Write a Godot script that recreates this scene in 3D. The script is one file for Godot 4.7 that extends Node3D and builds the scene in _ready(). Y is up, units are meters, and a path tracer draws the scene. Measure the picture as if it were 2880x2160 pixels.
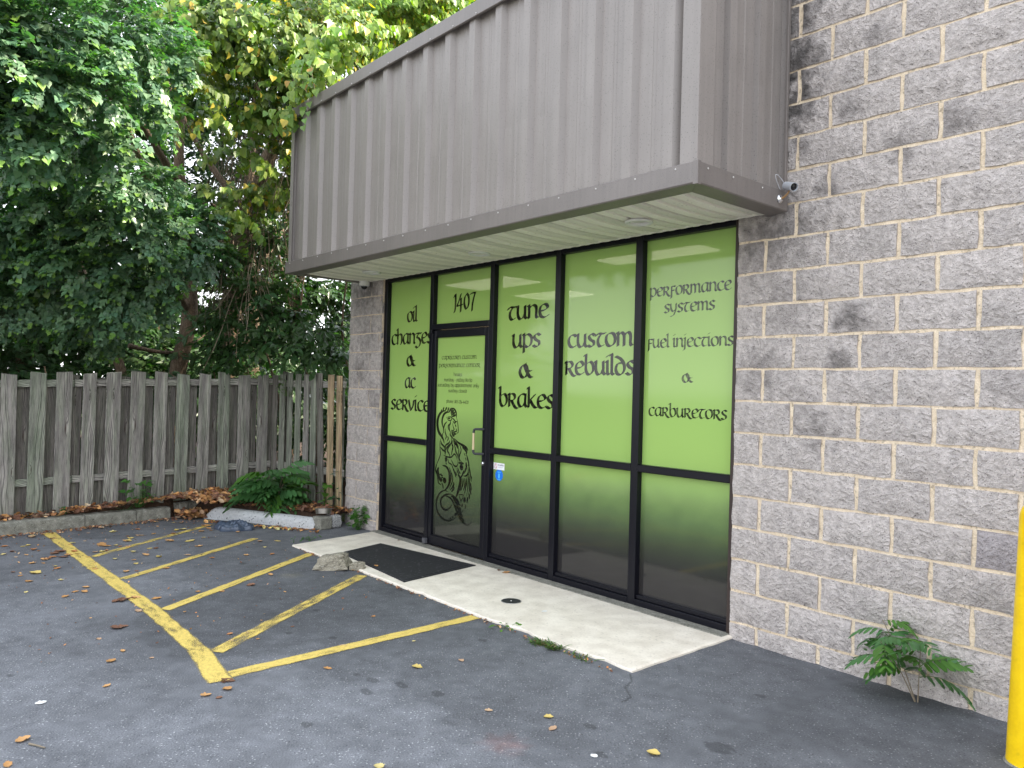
extends Node3D
# A corner shop front under a ribbed metal canopy, block walls, worn lot, board fence and trees behind it.

var rng := RandomNumberGenerator.new()
var used := {}
var M := {}

# ---------------------------------------------------------------- mesh builder
class MB:
	var v := PackedVector3Array()
	var n := PackedVector3Array()
	var t := PackedVector2Array()
	var c := PackedColorArray()
	var colored := false
	var col := Color.WHITE
	func put(p: Vector3, nn: Vector3, uv := Vector2.ZERO) -> void:
		v.append(p); n.append(nn); t.append(uv); c.append(col)
	# a, b, c counterclockwise seen from outside
	func tri(a: Vector3, b: Vector3, d: Vector3, ua := Vector2.ZERO, ub := Vector2.ZERO, ud := Vector2.ZERO) -> void:
		var nn := (b - a).cross(d - a).normalized()
		put(a, nn, ua); put(d, nn, ud); put(b, nn, ub)
	func quad(a: Vector3, b: Vector3, d: Vector3, e: Vector3, ua := Vector2(0, 1), ub := Vector2(1, 1), ud := Vector2(1, 0), ue := Vector2(0, 0)) -> void:
		tri(a, b, d, ua, ub, ud); tri(a, d, e, ua, ud, ue)
	func squad(p: Array, nn: Array, uv: Array) -> void:
		for i in [0, 2, 1, 0, 3, 2]:
			put(p[i], nn[i], uv[i])
	# chamfered box; uv of each face runs 0..1 over the face
	func box(lo: Vector3, hi: Vector3, b := 0.004, xf := Transform3D()) -> void:
		var ctr := (lo + hi) / 2.0
		var h := (hi - lo) / 2.0
		b = minf(b, minf(h.x, minf(h.y, h.z)) * 0.8)
		var ax := [Vector3.RIGHT, Vector3.UP, Vector3.BACK]
		var P := func(sx: float, sy: float, sz: float, flat: int) -> Vector3:
			var q := Vector3(sx * (h.x - (0.0 if flat == 0 else b)), sy * (h.y - (0.0 if flat == 1 else b)), sz * (h.z - (0.0 if flat == 2 else b)))
			return xf * (ctr + q)
		for s in [-1.0, 1.0]:
			var fx := [P.call(s, -1.0, s, 0), P.call(s, -1.0, -s, 0), P.call(s, 1.0, -s, 0), P.call(s, 1.0, s, 0)]
			quad(fx[0], fx[1], fx[2], fx[3])
			var fy := [P.call(-1.0, s, s, 1), P.call(1.0, s, s, 1), P.call(1.0, s, -s, 1), P.call(-1.0, s, -s, 1)]
			quad(fy[0], fy[1], fy[2], fy[3])
			var fz := [P.call(-s, -1.0, s, 2), P.call(s, -1.0, s, 2), P.call(s, 1.0, s, 2), P.call(-s, 1.0, s, 2)]
			quad(fz[0], fz[1], fz[2], fz[3])
		if b <= 0.0:
			return
		for s in [-1.0, 1.0]:
			for q in [-1.0, 1.0]:
				edge(P.call(-1.0, s, q, 1), P.call(1.0, s, q, 1), P.call(1.0, s, q, 2), P.call(-1.0, s, q, 2), xf.basis * Vector3(0, s, q))
				edge(P.call(s, -1.0, q, 0), P.call(s, 1.0, q, 0), P.call(s, 1.0, q, 2), P.call(s, -1.0, q, 2), xf.basis * Vector3(s, 0, q))
				edge(P.call(s, q, -1.0, 0), P.call(s, q, 1.0, 0), P.call(s, q, 1.0, 1), P.call(s, q, -1.0, 1), xf.basis * Vector3(s, q, 0))
				for r in [-1.0, 1.0]:
					edge3(P.call(s, q, r, 0), P.call(s, q, r, 1), P.call(s, q, r, 2), xf.basis * Vector3(s, q, r))
	func edge(a: Vector3, b: Vector3, d: Vector3, e: Vector3, out: Vector3) -> void:
		if (b - a).cross(d - a).dot(out) >= 0.0:
			quad(a, b, d, e)
		else:
			quad(e, d, b, a)
	func edge3(a: Vector3, b: Vector3, d: Vector3, out: Vector3) -> void:
		if (b - a).cross(d - a).dot(out) >= 0.0:
			tri(a, b, d)
		else:
			tri(d, b, a)
	# smooth tube through points
	func tube(pts: PackedVector3Array, r: PackedFloat32Array, sides := 8, caps := true) -> void:
		var rings := []
		var up := Vector3(0.31, 0.17, 0.93)
		for i in pts.size():
			var d := (pts[mini(i + 1, pts.size() - 1)] - pts[maxi(i - 1, 0)]).normalized()
			var x := d.cross(up).normalized()
			if x.length() < 0.1:
				x = d.cross(Vector3.RIGHT).normalized()
			var y := x.cross(d).normalized()
			up = y if absf(y.dot(d)) < 0.5 else up
			var ring := []
			for k in sides + 1:
				var a := TAU * k / sides
				ring.append(x * cos(a) + y * sin(a))
			rings.append(ring)
		for i in pts.size() - 1:
			for k in sides:
				var ra: float = r[i]
				var rb: float = r[i + 1]
				var u0 := float(k) / sides
				var u1 := float(k + 1) / sides
				squad([pts[i] + rings[i][k + 1] * ra, pts[i] + rings[i][k] * ra, pts[i + 1] + rings[i + 1][k] * rb, pts[i + 1] + rings[i + 1][k + 1] * rb],
					[rings[i][k + 1], rings[i][k], rings[i + 1][k], rings[i + 1][k + 1]], [Vector2(u1, i), Vector2(u0, i), Vector2(u0, i + 1), Vector2(u1, i + 1)])
		if caps:
			for e in [0, pts.size() - 1]:
				var d2: Vector3 = (pts[1] - pts[0]) if e == 0 else (pts[e] - pts[e - 1])
				for k in sides:
					edge3(pts[e], pts[e] + rings[e][k] * r[e], pts[e] + rings[e][k + 1] * r[e], -d2 if e == 0 else d2)
	# profile of (radius, height) turned round y
	func lathe(prof: Array, sides := 24, xf := Transform3D()) -> void:
		for i in prof.size() - 1:
			var p: Vector2 = prof[i]
			var q: Vector2 = prof[i + 1]
			var d := (q - p).normalized()
			for k in sides:
				var a := TAU * k / sides
				var b := TAU * (k + 1) / sides
				var na := Vector3(cos(a) * d.y, -d.x, sin(a) * d.y)
				var nb := Vector3(cos(b) * d.y, -d.x, sin(b) * d.y)
				var P := [xf * Vector3(cos(a) * p.x, p.y, sin(a) * p.x), xf * Vector3(cos(a) * q.x, q.y, sin(a) * q.x), xf * Vector3(cos(b) * q.x, q.y, sin(b) * q.x), xf * Vector3(cos(b) * p.x, p.y, sin(b) * p.x)]
				var N := [(xf.basis * na).normalized(), (xf.basis * na).normalized(), (xf.basis * nb).normalized(), (xf.basis * nb).normalized()]
				var Q := [Vector2(0, 0), Vector2(0, 1), Vector2(1, 1), Vector2(1, 0)]
				squad(P, N, Q)
	# height-field style grid; f(i, j) gives the point, front is where u x v points
	func grid(nu: int, nv: int, f: Callable, smooth := true, flip := false) -> void:
		var p := []
		for j in nv + 1:
			for i in nu + 1:
				p.append(f.call(float(i) / nu, float(j) / nv))
		var nn := []
		for j in nv + 1:
			for i in nu + 1:
				var a: Vector3 = p[j * (nu + 1) + mini(i + 1, nu)] - p[j * (nu + 1) + maxi(i - 1, 0)]
				var b: Vector3 = p[mini(j + 1, nv) * (nu + 1) + i] - p[maxi(j - 1, 0) * (nu + 1) + i]
				var w := a.cross(b).normalized()
				nn.append(-w if flip else w)
		for j in nv:
			for i in nu:
				var k := [j * (nu + 1) + i, j * (nu + 1) + i + 1, (j + 1) * (nu + 1) + i + 1, (j + 1) * (nu + 1) + i]
				if flip:
					k = [k[3], k[2], k[1], k[0]]
				var uv := []
				for q in k:
					uv.append(Vector2(float(q % (nu + 1)) / nu, float(q / (nu + 1)) / nv))
				if smooth:
					squad([p[k[0]], p[k[1]], p[k[2]], p[k[3]]], [nn[k[0]], nn[k[1]], nn[k[2]], nn[k[3]]], uv)
				else:
					quad(p[k[0]], p[k[1]], p[k[2]], p[k[3]], uv[0], uv[1], uv[2], uv[3])
	func mesh() -> ArrayMesh:
		var a := []
		a.resize(Mesh.ARRAY_MAX)
		a[Mesh.ARRAY_VERTEX] = v
		a[Mesh.ARRAY_NORMAL] = n
		a[Mesh.ARRAY_TEX_UV] = t
		if colored:
			a[Mesh.ARRAY_COLOR] = c
		var m := ArrayMesh.new()
		m.add_surface_from_arrays(Mesh.PRIMITIVE_TRIANGLES, a)
		return m

# ---------------------------------------------------------------- scene helpers
func numbered(called: String) -> String:
	var k: int = used.get(called, 0)
	used[called] = k + 1
	return called if k == 0 else "%s_%03d" % [called, k]

func tag(o: Node3D, label: String, category: String, group := "", kind := "") -> Node3D:
	if label: o.set_meta("label", label)
	if category: o.set_meta("category", category)
	if group: o.set_meta("group", group)
	if kind: o.set_meta("kind", kind)
	return o

func thing(called: String, at: Vector3, label: String, category: String, group := "") -> Node3D:
	var o := Node3D.new()
	o.name = numbered(called)
	add_child(o)
	o.position = at
	return tag(o, label, category, group)

func part(called: String, m: Mesh, mat: Material, parent: Node, at := Vector3.ZERO) -> MeshInstance3D:
	var o := MeshInstance3D.new()
	o.name = called if parent != self else numbered(called)
	o.mesh = m
	o.material_override = null
	if m is ArrayMesh and m.get_surface_count() and m.surface_get_material(0) == null:
		m.surface_set_material(0, mat)
	elif m is ArrayMesh and m.surface_get_material(0) != mat:
		o.set_surface_override_material(0, mat)
	elif not m is ArrayMesh:
		o.material_override = mat
	parent.add_child(o, true)
	o.position = at
	return o

func boxm(lo: Vector3, hi: Vector3, b := 0.004) -> ArrayMesh:
	var m := MB.new()
	m.box(lo, hi, b)
	return m.mesh()

func many(called: String, mesh: Mesh, mat: Material, xfs: Array, cols: Array, parent: Node) -> MultiMeshInstance3D:
	var mm := MultiMesh.new()
	mm.transform_format = MultiMesh.TRANSFORM_3D
	mm.use_colors = cols.size() > 0
	mm.mesh = mesh
	mm.instance_count = xfs.size()
	for i in xfs.size():
		mm.set_instance_transform(i, xfs[i])
		if cols.size():
			mm.set_instance_color(i, cols[i])
	var o := MultiMeshInstance3D.new()
	o.multimesh = mm
	o.material_override = mat
	o.name = called if parent != self else numbered(called)
	parent.add_child(o, true)
	return o

func rr(a: float, b: float) -> float:
	return rng.randf_range(a, b)

func lin(r: float, g: float, b: float) -> Color:
	return Color(r, g, b).linear_to_srgb()

func noise(sd: int, freq: float, oct := 4, kind := FastNoiseLite.TYPE_SIMPLEX_SMOOTH) -> FastNoiseLite:
	var f := FastNoiseLite.new()
	f.seed = sd
	f.noise_type = kind
	f.frequency = freq
	f.fractal_octaves = oct
	return f

func nbytes(sd: int, freq: float, w: int, h: int, oct := 4, kind := FastNoiseLite.TYPE_SIMPLEX_SMOOTH) -> PackedByteArray:
	var im := noise(sd, freq, oct, kind).get_seamless_image(w, h)
	im.convert(Image.FORMAT_L8)
	return im.get_data()

func tex(w: int, h: int, rgb: PackedByteArray) -> ImageTexture:
	return ImageTexture.create_from_image(Image.create_from_data(w, h, false, Image.FORMAT_RGB8, rgb))

func greytex(w: int, h: int, g: PackedByteArray) -> ImageTexture:
	return ImageTexture.create_from_image(Image.create_from_data(w, h, false, Image.FORMAT_L8, g))

func mat(c: Color, rough := 0.8, called := "") -> StandardMaterial3D:
	var m := StandardMaterial3D.new()
	m.albedo_color = c
	m.roughness = rough
	m.resource_name = called
	return m

func tri3(m: StandardMaterial3D, scale: float, world := true) -> StandardMaterial3D:
	m.uv1_triplanar = true
	m.uv1_world_triplanar = world
	m.uv1_scale = Vector3.ONE * scale
	m.uv1_triplanar_sharpness = 6.0
	return m

func bump(m: StandardMaterial3D, t: Texture2D, cm: float) -> StandardMaterial3D:
	m.heightmap_enabled = true
	m.heightmap_texture = t
	m.heightmap_scale = cm
	return m

# mottled colour texture: two colours mixed by coarse and fine noise, plus light and dark specks
func mottle(size: int, sd: int, a: Color, b: Color, coarse: float, fine: float, mixc := 0.6, dark := 0.0, light := 0.0, speck := 0.16, rel := 0.0) -> Array:
	var n1 := nbytes(sd, coarse, size, size, 4)
	var n2 := nbytes(sd + 1, fine, size, size, 3)
	var n3 := nbytes(sd + 2, speck, size, size, 1, FastNoiseLite.TYPE_VALUE_CUBIC)
	var out := PackedByteArray()
	var hg := PackedByteArray()
	out.resize(size * size * 3)
	hg.resize(size * size)
	for i in size * size:
		var k := clampf((n1[i] / 255.0 - 0.5) * 1.6 * mixc + (n2[i] / 255.0 - 0.5) * 1.8 * (1.0 - mixc) + 0.5, 0.0, 1.0)
		var col := a.lerp(b, k)
		var s := n3[i] / 255.0
		if dark > 0.0 and s < 0.24:
			col = col.lerp(Color(col.r * 0.35, col.g * 0.35, col.b * 0.35), clampf((0.24 - s) * 12.0, 0, 1) * dark)
		if light > 0.0 and s > 0.77:
			col = col.lerp(Color(0.85, 0.85, 0.85), clampf((s - 0.77) * 12.0, 0, 1) * light)
		out[i * 3] = int(clampf(col.r, 0, 1) * 255); out[i * 3 + 1] = int(clampf(col.g, 0, 1) * 255); out[i * 3 + 2] = int(clampf(col.b, 0, 1) * 255)
		hg[i] = int(clampf(n1[i] * rel + (n2[i] * 0.6 + n3[i] * 0.4) * (1.0 - rel), 0, 255))
	return [tex(size, size, out), greytex(size, size, hg)]

# ---------------------------------------------------------------- materials
func wood_tex(sd: int, knots: Array) -> Array:
	var w := 160
	var h := 1024
	var wx := noise(sd, 0.004, 3)
	var fi := noise(sd + 5, 0.35, 2)
	var bl := noise(sd + 9, 0.012, 3)
	var cen := 80.0 + (sd % 7 - 3) * 22.0
	var out := PackedByteArray()
	var hg := PackedByteArray()
	out.resize(w * h * 3)
	hg.resize(w * h)
	for y in h:
		for x in w:
			# growth rings of a trunk cut lengthwise; knots push the rings aside
			var dx := (x - cen) + wx.get_noise_2d(x * 0.6, y * 0.35) * 70.0
			var r := sqrt(dx * dx + 300.0 + 500.0 * (1.0 + wx.get_noise_2d(40.0, y * 0.22)))
			var k0 := 0.0
			for k in knots:
				var ex: float = (x - k[0]) / k[2]
				var ey: float = (y - k[1]) / (k[2] * 2.6)
				var e: float = ex * ex + ey * ey
				r += k[2] * 2.2 * exp(-e * 0.55)
				k0 = maxf(k0, exp(-e * 5.5))
			var ring := 0.5 + 0.5 * sin(r * 0.80)
			ring = ring * ring * ring
			var f := fi.get_noise_2d(x * 1.6, y * 0.035)
			var b := bl.get_noise_2d(x * 1.0, y * 0.35)
			var g := 0.585 - 0.20 * ring + 0.12 * f + 0.12 * b - 0.28 * k0
			if f < -0.36:
				g -= 0.13
			var gr := clampf(bl.get_noise_2d(x * 0.8 + 900.0, y * 0.25) * 0.05, -0.015, 0.02)
			var i := y * w + x
			out[i * 3] = int(clampf(g * 1.005 - gr * 0.4, 0, 1) * 255)
			out[i * 3 + 1] = int(clampf(g * 0.985 + gr * 0.2 - 0.05 * k0, 0, 1) * 255)
			out[i * 3 + 2] = int(clampf(g * 0.93 - gr * 0.5 - 0.06 * k0, 0, 1) * 255)
			hg[i] = int(clampf(0.6 - 0.35 * ring + 0.3 * f, 0, 1) * 255)
	return [tex(w, h, out), greytex(w, h, hg)]

func stain_wall() -> ImageTexture:
	# weathering of the block wall, 5 m to the tile: mildew, smudges and soot spots
	var s := 1024
	var a := nbytes(301, 0.006, s, s, 4)
	var b := nbytes(305, 0.05, s, s, 3)
	var g := nbytes(309, 0.2, s, s, 1, FastNoiseLite.TYPE_VALUE)
	var spots := [[4.63, 2.80, 0.07, 0.8], [5.05, 2.95, 0.08, 0.6], [5.32, 3.05, 0.08, 0.6], [4.79, 2.02, 0.08, 0.8], [4.72, 1.78, 0.07, 0.8], [4.9, 3.62, 0.06, 0.5], [5.6, 1.66, 0.08, 0.4], [4.42, 3.35, 0.12, 1.4], [4.41, 3.62, 0.14, 1.4], [4.41, 3.9, 0.13, 1.3], [4.43, 3.1, 0.06, 0.7], [4.40, 2.6, 0.12, 0.5], [4.2, 2.55, 0.14, 0.45], [4.6, 1.35, 0.1, 0.4], [-0.7, 2.5, 0.25, 0.35], [-0.62, 2.1, 0.16, 0.35], [-0.75, 1.75, 0.14, 0.3], [-0.5, 1.5, 0.1, 0.3], [4.2, 1.7, 0.12, 0.3], [4.75, 3.25, 0.06, 0.5]]
	var out := PackedByteArray()
	out.resize(s * s * 3)
	var m := PackedFloat32Array()
	m.resize(s * s)
	for i in s * s:
		m[i] = 1.0 - clampf((a[i] - 170) / 500.0, 0, 0.06) - clampf((90 - b[i]) / 700.0, 0, 0.05)
	for q in spots:
		var cx := int(fposmod(q[0] / 5.0, 1.0) * s)
		var cy := int(fposmod(-q[1] / 5.0, 1.0) * s)
		var R := int(q[2] / 5.0 * s * 1.5)
		for y in range(-R, R + 1):
			for x in range(-R, R + 1):
				var i2 := posmod(cy + y, s) * s + posmod(cx + x, s)
				var d := sqrt(float(x * x + y * y)) / R + (b[i2] / 255.0 - 0.5) * 0.9
				if d < 1.0:
					var grain := 0.55 + 0.9 * (g[i2] / 255.0)
					m[i2] *= 1.0 - q[3] * clampf((1.0 - d) * 1.3, 0, 1) * clampf(grain, 0, 1) * 0.42
	for i in s * s:
		var k := clampf(m[i], 0.12, 1.0)
		out[i * 3] = int(k * 255); out[i * 3 + 1] = int(k * 0.985 * 255); out[i * 3 + 2] = int(k * 0.98 * 255)
	return tex(s, s, out)

func lot_coarse() -> ImageTexture:
	# patches, oil drips, scuffs and hairline cracks of the asphalt; 14 m to the tile
	var s := 1400
	var a := nbytes(401, 0.003, s, s, 5)
	var b := nbytes(405, 0.02, s, s, 4)
	var c := nbytes(409, 0.0045, s, s, 3)
	var e := nbytes(411, 0.09, s, s, 2)
	var out := PackedByteArray()
	out.resize(s * s * 3)
	var m := PackedFloat32Array()
	m.resize(s * s)
	for i in s * s:
		var k := 0.84 + (a[i] / 255.0 - 0.5) * 0.26 + (b[i] / 255.0 - 0.5) * 0.16 + (e[i] / 255.0 - 0.5) * 0.10
		var cr := absf(c[i] / 255.0 - 0.5)
		if cr < 0.0011 and b[i] > 150:
			k *= 0.72
		# newer sealer lies over the hatched bay and along the wall; it ends in a ragged edge
		var px := float(i % s) / s * 14.0
		var pz := float(i / s) / s * 14.0
		var ed := (a[i] / 255.0 - 0.5) * 1.6 + (b[i] / 255.0 - 0.5) * 0.5
		if px > 13.0 or (pz + ed < 2.5 and px < 12.9):
			k *= 0.93
		m[i] = k
	# drips and dark spots where the photo shows them, then scattered small ones
	var r2 := RandomNumberGenerator.new()
	r2.seed = 77
	var spots := [[3.42, 2.31, 0.03], [3.30, 2.20, 0.027], [3.45, 2.12, 0.03], [2.55, 2.05, 0.024], [1.95, 1.85, 0.02], [4.9, 1.4, 0.05], [5.3, 1.35, 0.04]]
	for k in 26:
		spots.append([r2.randf_range(-1.5, 6.5), r2.randf_range(0.6, 5.0), r2.randf_range(0.012, 0.03)])
	for q in spots:
		var cx := int(fposmod(q[0] / 14.0, 1.0) * s)
		var cy := int(fposmod(q[1] / 14.0, 1.0) * s)
		var R := maxi(2, int(q[2] / 14.0 * s * 1.5))
		for y in range(-R, R + 1):
			for x in range(-R, R + 1):
				var d := sqrt(x * x * 0.6 + y * y * 1.4) / R
				var i2 := posmod(cy + y, s) * s + posmod(cx + x, s)
				if d + (e[i2] / 255.0 - 0.5) * 0.8 < 0.85:
					m[i2] *= 0.80
	# the crack that runs from the landing's near corner
	var path := [Vector2(4.07, 1.02), Vector2(4.15, 1.1), Vector2(4.19, 1.2), Vector2(4.29, 1.27), Vector2(4.31, 1.36)]
	for k in path.size() - 1:
		for f in 30:
			var p: Vector2 = path[k].lerp(path[k + 1], f / 30.0)
			m[int(p.y / 14.0 * s) * s + int(p.x / 14.0 * s)] *= 0.88
	for i in s * s:
		var k := clampf(m[i], 0.25, 1.0)
		out[i * 3] = int(k * 255); out[i * 3 + 1] = int(k * 255); out[i * 3 + 2] = int(k * 255)
	# a faint red rub of spray paint and pale scuffs
	for q in [[4.30, 2.12, 0.13, Vector3(1.12, 0.95, 0.92)], [0.95, 1.55, 0.12, Vector3(1.22, 1.18, 1.08)]]:
		var cx := int(q[0] / 14.0 * s)
		var cy := int(q[1] / 14.0 * s)
		var R := int(q[2] / 14.0 * s)
		for y in range(-R, R + 1):
			for x in range(-R, R + 1):
				var i2 := posmod(cy + y, s) * s + posmod(cx + x, s)
				var d := sqrt(x * x + y * y * 1.0) / R + (e[i2] / 255.0 - 0.5) * 0.9
				if d < 1.0:
					for ch in 3:
						out[i2 * 3 + ch] = int(clampf(out[i2 * 3 + ch] * lerpf(1.0, q[3][ch], 1.0 - d), 0, 255))
	return tex(s, s, out)

func paint_tex(sd: int, worn: float) -> ImageTexture:
	# road paint with chips and tyre wear: opacity is the paint that is left
	var w := 1024
	var h := 128
	var a := noise(sd, 0.011, 4)
	var b := noise(sd + 1, 0.16, 3)
	var c := noise(sd + 2, 0.5, 1)
	var im := Image.create(w, h, false, Image.FORMAT_RGBA8)
	for y in h:
		for x in w:
			var e := minf(y, h - 1 - y) / 22.0
			var k := 0.62 - worn + a.get_noise_2d(x * 0.7, y) * 0.55 + b.get_noise_2d(x, y) * 0.5 + minf(e - 0.6, 0.25) * 0.9
			var left := clampf((k - 0.12) * 4.0, 0, 1) * 0.65 + clampf((k + 0.30) * 3.0, 0, 1) * 0.35
			var tone := 0.93 + 0.12 * c.get_noise_2d(x, y) + 0.1 * b.get_noise_2d(x * 0.3, y * 0.3)
			im.set_pixel(x, y, Color(0.90 * tone, 0.79 * tone, 0.42 * tone, left))
	return ImageTexture.create_from_image(im)

func streak_tex() -> Array:
	# chalky paint of the canopy sheets with rain streaks and specks
	var s := 512
	var a := noise(501, 0.05, 3)
	var b := noise(503, 0.4, 2)
	var cc := noise(505, 0.008, 3)
	var out := PackedByteArray()
	out.resize(s * s * 3)
	for y in s:
		for x in s:
			var k := 0.49 + a.get_noise_2d(x * 1.1, y * 0.02) * 0.020 + b.get_noise_2d(x, y * 0.4) * 0.008 + cc.get_noise_2d(x, y) * 0.016
			if b.get_noise_2d(x * 0.7 + 300, y * 0.7) > 0.62:
				k -= 0.14
			var i := (y * s + x) * 3
			out[i] = int(clampf(k * 1.005, 0, 1) * 255); out[i + 1] = int(clampf(k * 0.972, 0, 1) * 255); out[i + 2] = int(clampf(k * 0.95, 0, 1) * 255)
	return [tex(s, s, out)]

func make_materials() -> void:
	var t := mottle(1024, 11, Color(0.412, 0.420, 0.443), Color(0.52, 0.527, 0.548), 0.012, 0.16, 0.4, 0.5, 0.75, 0.28)
	var m := mat(Color.WHITE, 0.88, "asphalt")
	m.albedo_texture = t[0]
	m.uv1_scale = Vector3(1.0 / 1.9, 1.0 / 1.9, 1)
	bump(m, t[1], 0.5)
	m.detail_enabled = true
	m.detail_albedo = lot_coarse()
	m.detail_blend_mode = BaseMaterial3D.BLEND_MODE_MUL
	m.detail_uv_layer = BaseMaterial3D.DETAIL_UV_2
	m.uv2_scale = Vector3(1.0 / 14.0, 1.0 / 14.0, 1)
	M.asphalt = m
	var ws := stain_wall()
	var bt := mottle(512, 31, Color(0.67, 0.652, 0.636), Color(0.86, 0.84, 0.822), 0.02, 0.17, 0.5, 0.6, 0.4, 0.26, 0.55)
	M.blocks = []
	# split faces: sharp ridges where the stone sheared, fine grit on top
	var rg := noise(37, 0.022, 4)
	rg.fractal_type = FastNoiseLite.FRACTAL_RIDGED
	var ri := rg.get_seamless_image(512, 512)
	ri.convert(Image.FORMAT_L8)
	var rb := ri.get_data()
	var r1 := nbytes(39, 0.012, 512, 512, 3)
	var r3 := nbytes(41, 0.25, 512, 512, 2)
	var cb := PackedByteArray()
	cb.resize(512 * 512)
	for i in 512 * 512:
		cb[i] = int(clampf(rb[i] * 0.42 + r1[i] * 0.38 + r3[i] * 0.2, 0, 255))
	var chip := greytex(512, 512, cb)
	for k in 6:
		var tone: float = [0.98, 0.965, 0.975, 0.95, 0.99, 0.84][k]
		m = tri3(mat(Color(tone, tone * 0.995, tone * (1.0 if k < 5 else 1.03)), 0.95, "split_block"), 1.0 / 0.62)
		m.albedo_texture = bt[0]
		bump(m, chip, 3.0)
		m.detail_enabled = true
		m.detail_albedo = ws
		m.detail_blend_mode = BaseMaterial3D.BLEND_MODE_MUL
		m.detail_uv_layer = BaseMaterial3D.DETAIL_UV_2
		m.uv2_triplanar = true
		m.uv2_world_triplanar = true
		m.uv2_scale = Vector3.ONE / 5.0
		M.blocks.append(m)
	t = mottle(256, 51, Color(0.78, 0.705, 0.60), Color(0.92, 0.855, 0.76), 0.03, 0.2, 0.5, 0.3, 0.1)
	m = tri3(mat(Color.WHITE, 0.95, "mortar"), 1.0 / 0.5)
	m.albedo_texture = t[0]
	bump(m, t[1], 0.4)
	M.mortar = m
	t = mottle(1024, 61, Color(0.835, 0.795, 0.735), Color(0.93, 0.895, 0.84), 0.009, 0.09, 0.75, 0.12, 0.0)
	m = tri3(mat(Color.WHITE, 0.85, "pale_concrete"), 1.0 / 2.1)
	m.albedo_texture = t[0]
	bump(m, t[1], 0.12)
	M.pad = m
	t = mottle(512, 71, Color(0.40, 0.395, 0.36), Color(0.60, 0.59, 0.55), 0.02, 0.16, 0.5, 0.5, 0.25)
	m = tri3(mat(Color.WHITE, 0.95, "kerb_concrete"), 1.0 / 0.9)
	m.albedo_texture = t[0]
	bump(m, t[1], 0.6)
	M.kerb = m
	t = mottle(512, 81, Color(0.66, 0.67, 0.68), Color(0.80, 0.80, 0.80), 0.03, 0.2, 0.5, 1.0, 0.0, 0.10)
	m = tri3(mat(Color.WHITE, 0.85, "whitewashed_kerb"), 1.0 / 0.6)
	m.albedo_texture = t[0]
	bump(m, t[1], 0.5)
	M.whitekerb = m
	t = mottle(256, 85, Color(0.35, 0.36, 0.37), Color(0.92, 0.91, 0.9), 0.06, 0.12, 0.5, 1.0, 0.5)
	m = tri3(mat(Color.WHITE, 0.95, "broken_aggregate"), 1.0 / 0.25)
	m.albedo_texture = t[0]
	bump(m, t[1], 1.2)
	M.aggregate = m
	t = mottle(256, 91, Color(0.46, 0.435, 0.38), Color(0.66, 0.635, 0.57), 0.025, 0.12, 0.5, 0.5, 0.4)
	m = tri3(mat(Color.WHITE, 0.95, "field_stone"), 1.0 / 0.3)
	m.albedo_texture = t[0]
	bump(m, t[1], 0.9)
	M.stone = m
	t = mottle(512, 95, Color(0.17, 0.12, 0.085), Color(0.32, 0.23, 0.16), 0.03, 0.2, 0.5, 0.6, 0.0)
	m = tri3(mat(Color.WHITE, 1.0, "soil"), 1.0 / 0.8)
	m.albedo_texture = t[0]
	bump(m, t[1], 1.5)
	M.soil = m
	t = mottle(512, 99, Color(0.16, 0.22, 0.09), Color(0.30, 0.33, 0.16), 0.02, 0.2, 0.5, 0.4, 0.0)
	m = tri3(mat(Color.WHITE, 1.0, "rough_grass"), 1.0 / 3.0)
	m.albedo_texture = t[0]
	M.grass = m
	var st := streak_tex()
	M.sheet = tri3(mat(Color(1.08, 1.06, 1.05), 0.42, "painted_sheet_metal"), 1.0 / 1.7)
	M.sheet.albedo_texture = st[0]
	M.sheet.metallic_specular = 0.5
	M.trim = tri3(mat(Color(0.92, 0.895, 0.885), 0.40, "painted_metal_trim"), 1.0 / 1.1)
	M.trim.albedo_texture = st[0]
	t = mottle(512, 105, Color(0.935, 0.915, 0.865), Color(0.965, 0.95, 0.91), 0.02, 0.15, 0.5, 0.2, 0.0)
	M.soffit = tri3(mat(Color.WHITE, 0.6, "vinyl_soffit"), 1.0 / 1.3)
	M.soffit.albedo_texture = t[0]
	M.soffits = []
	for tone in [1.0, 0.95, 0.9]:
		m = M.soffit.duplicate()
		m.albedo_color = Color(tone, tone, tone * 0.99)
		M.soffits.append(m)
	M.frame = mat(lin(0.006, 0.006, 0.010), 0.34, "black_aluminium")
	M.frame.metallic_specular = 0.36
	M.bronze = mat(lin(0.03, 0.017, 0.014), 0.5, "dark_bronze_aluminium")
	t = mottle(256, 111, Color(0.10, 0.10, 0.115), Color(0.15, 0.15, 0.165), 0.02, 0.25, 0.4, 0.2, 0.2)
	M.rubber = tri3(mat(Color.WHITE, 0.8, "rubber_mat"), 1.0 / 0.7)
	M.rubber.albedo_texture = t[0]
	bump(M.rubber, t[1], 0.2)
	M.chrome = mat(lin(0.75, 0.75, 0.76), 0.22, "chrome")
	M.chrome.metallic = 1.0
	M.steel = tri3(mat(lin(0.42, 0.40, 0.37), 0.36, "tarnished_steel"), 1.0 / 0.2)
	M.steel.metallic = 1.0
	M.silver = mat(lin(0.52, 0.54, 0.58), 0.35, "silver_paint")
	M.silver.metallic = 0.25
	M.white = mat(lin(0.72, 0.71, 0.68), 0.45, "white_plastic")
	M.darkglass = mat(lin(0.01, 0.01, 0.012), 0.08, "dark_lens")
	M.screw = mat(lin(0.55, 0.53, 0.5), 0.4, "screw_head")
	M.ivory = mat(lin(0.62, 0.50, 0.30), 0.45, "ivory_grip")
	t = mottle(256, 121, Color(0.93, 0.78, 0.0), Color(1.0, 0.86, 0.04), 0.02, 0.2, 0.7, 0.08, 0.0)
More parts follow.
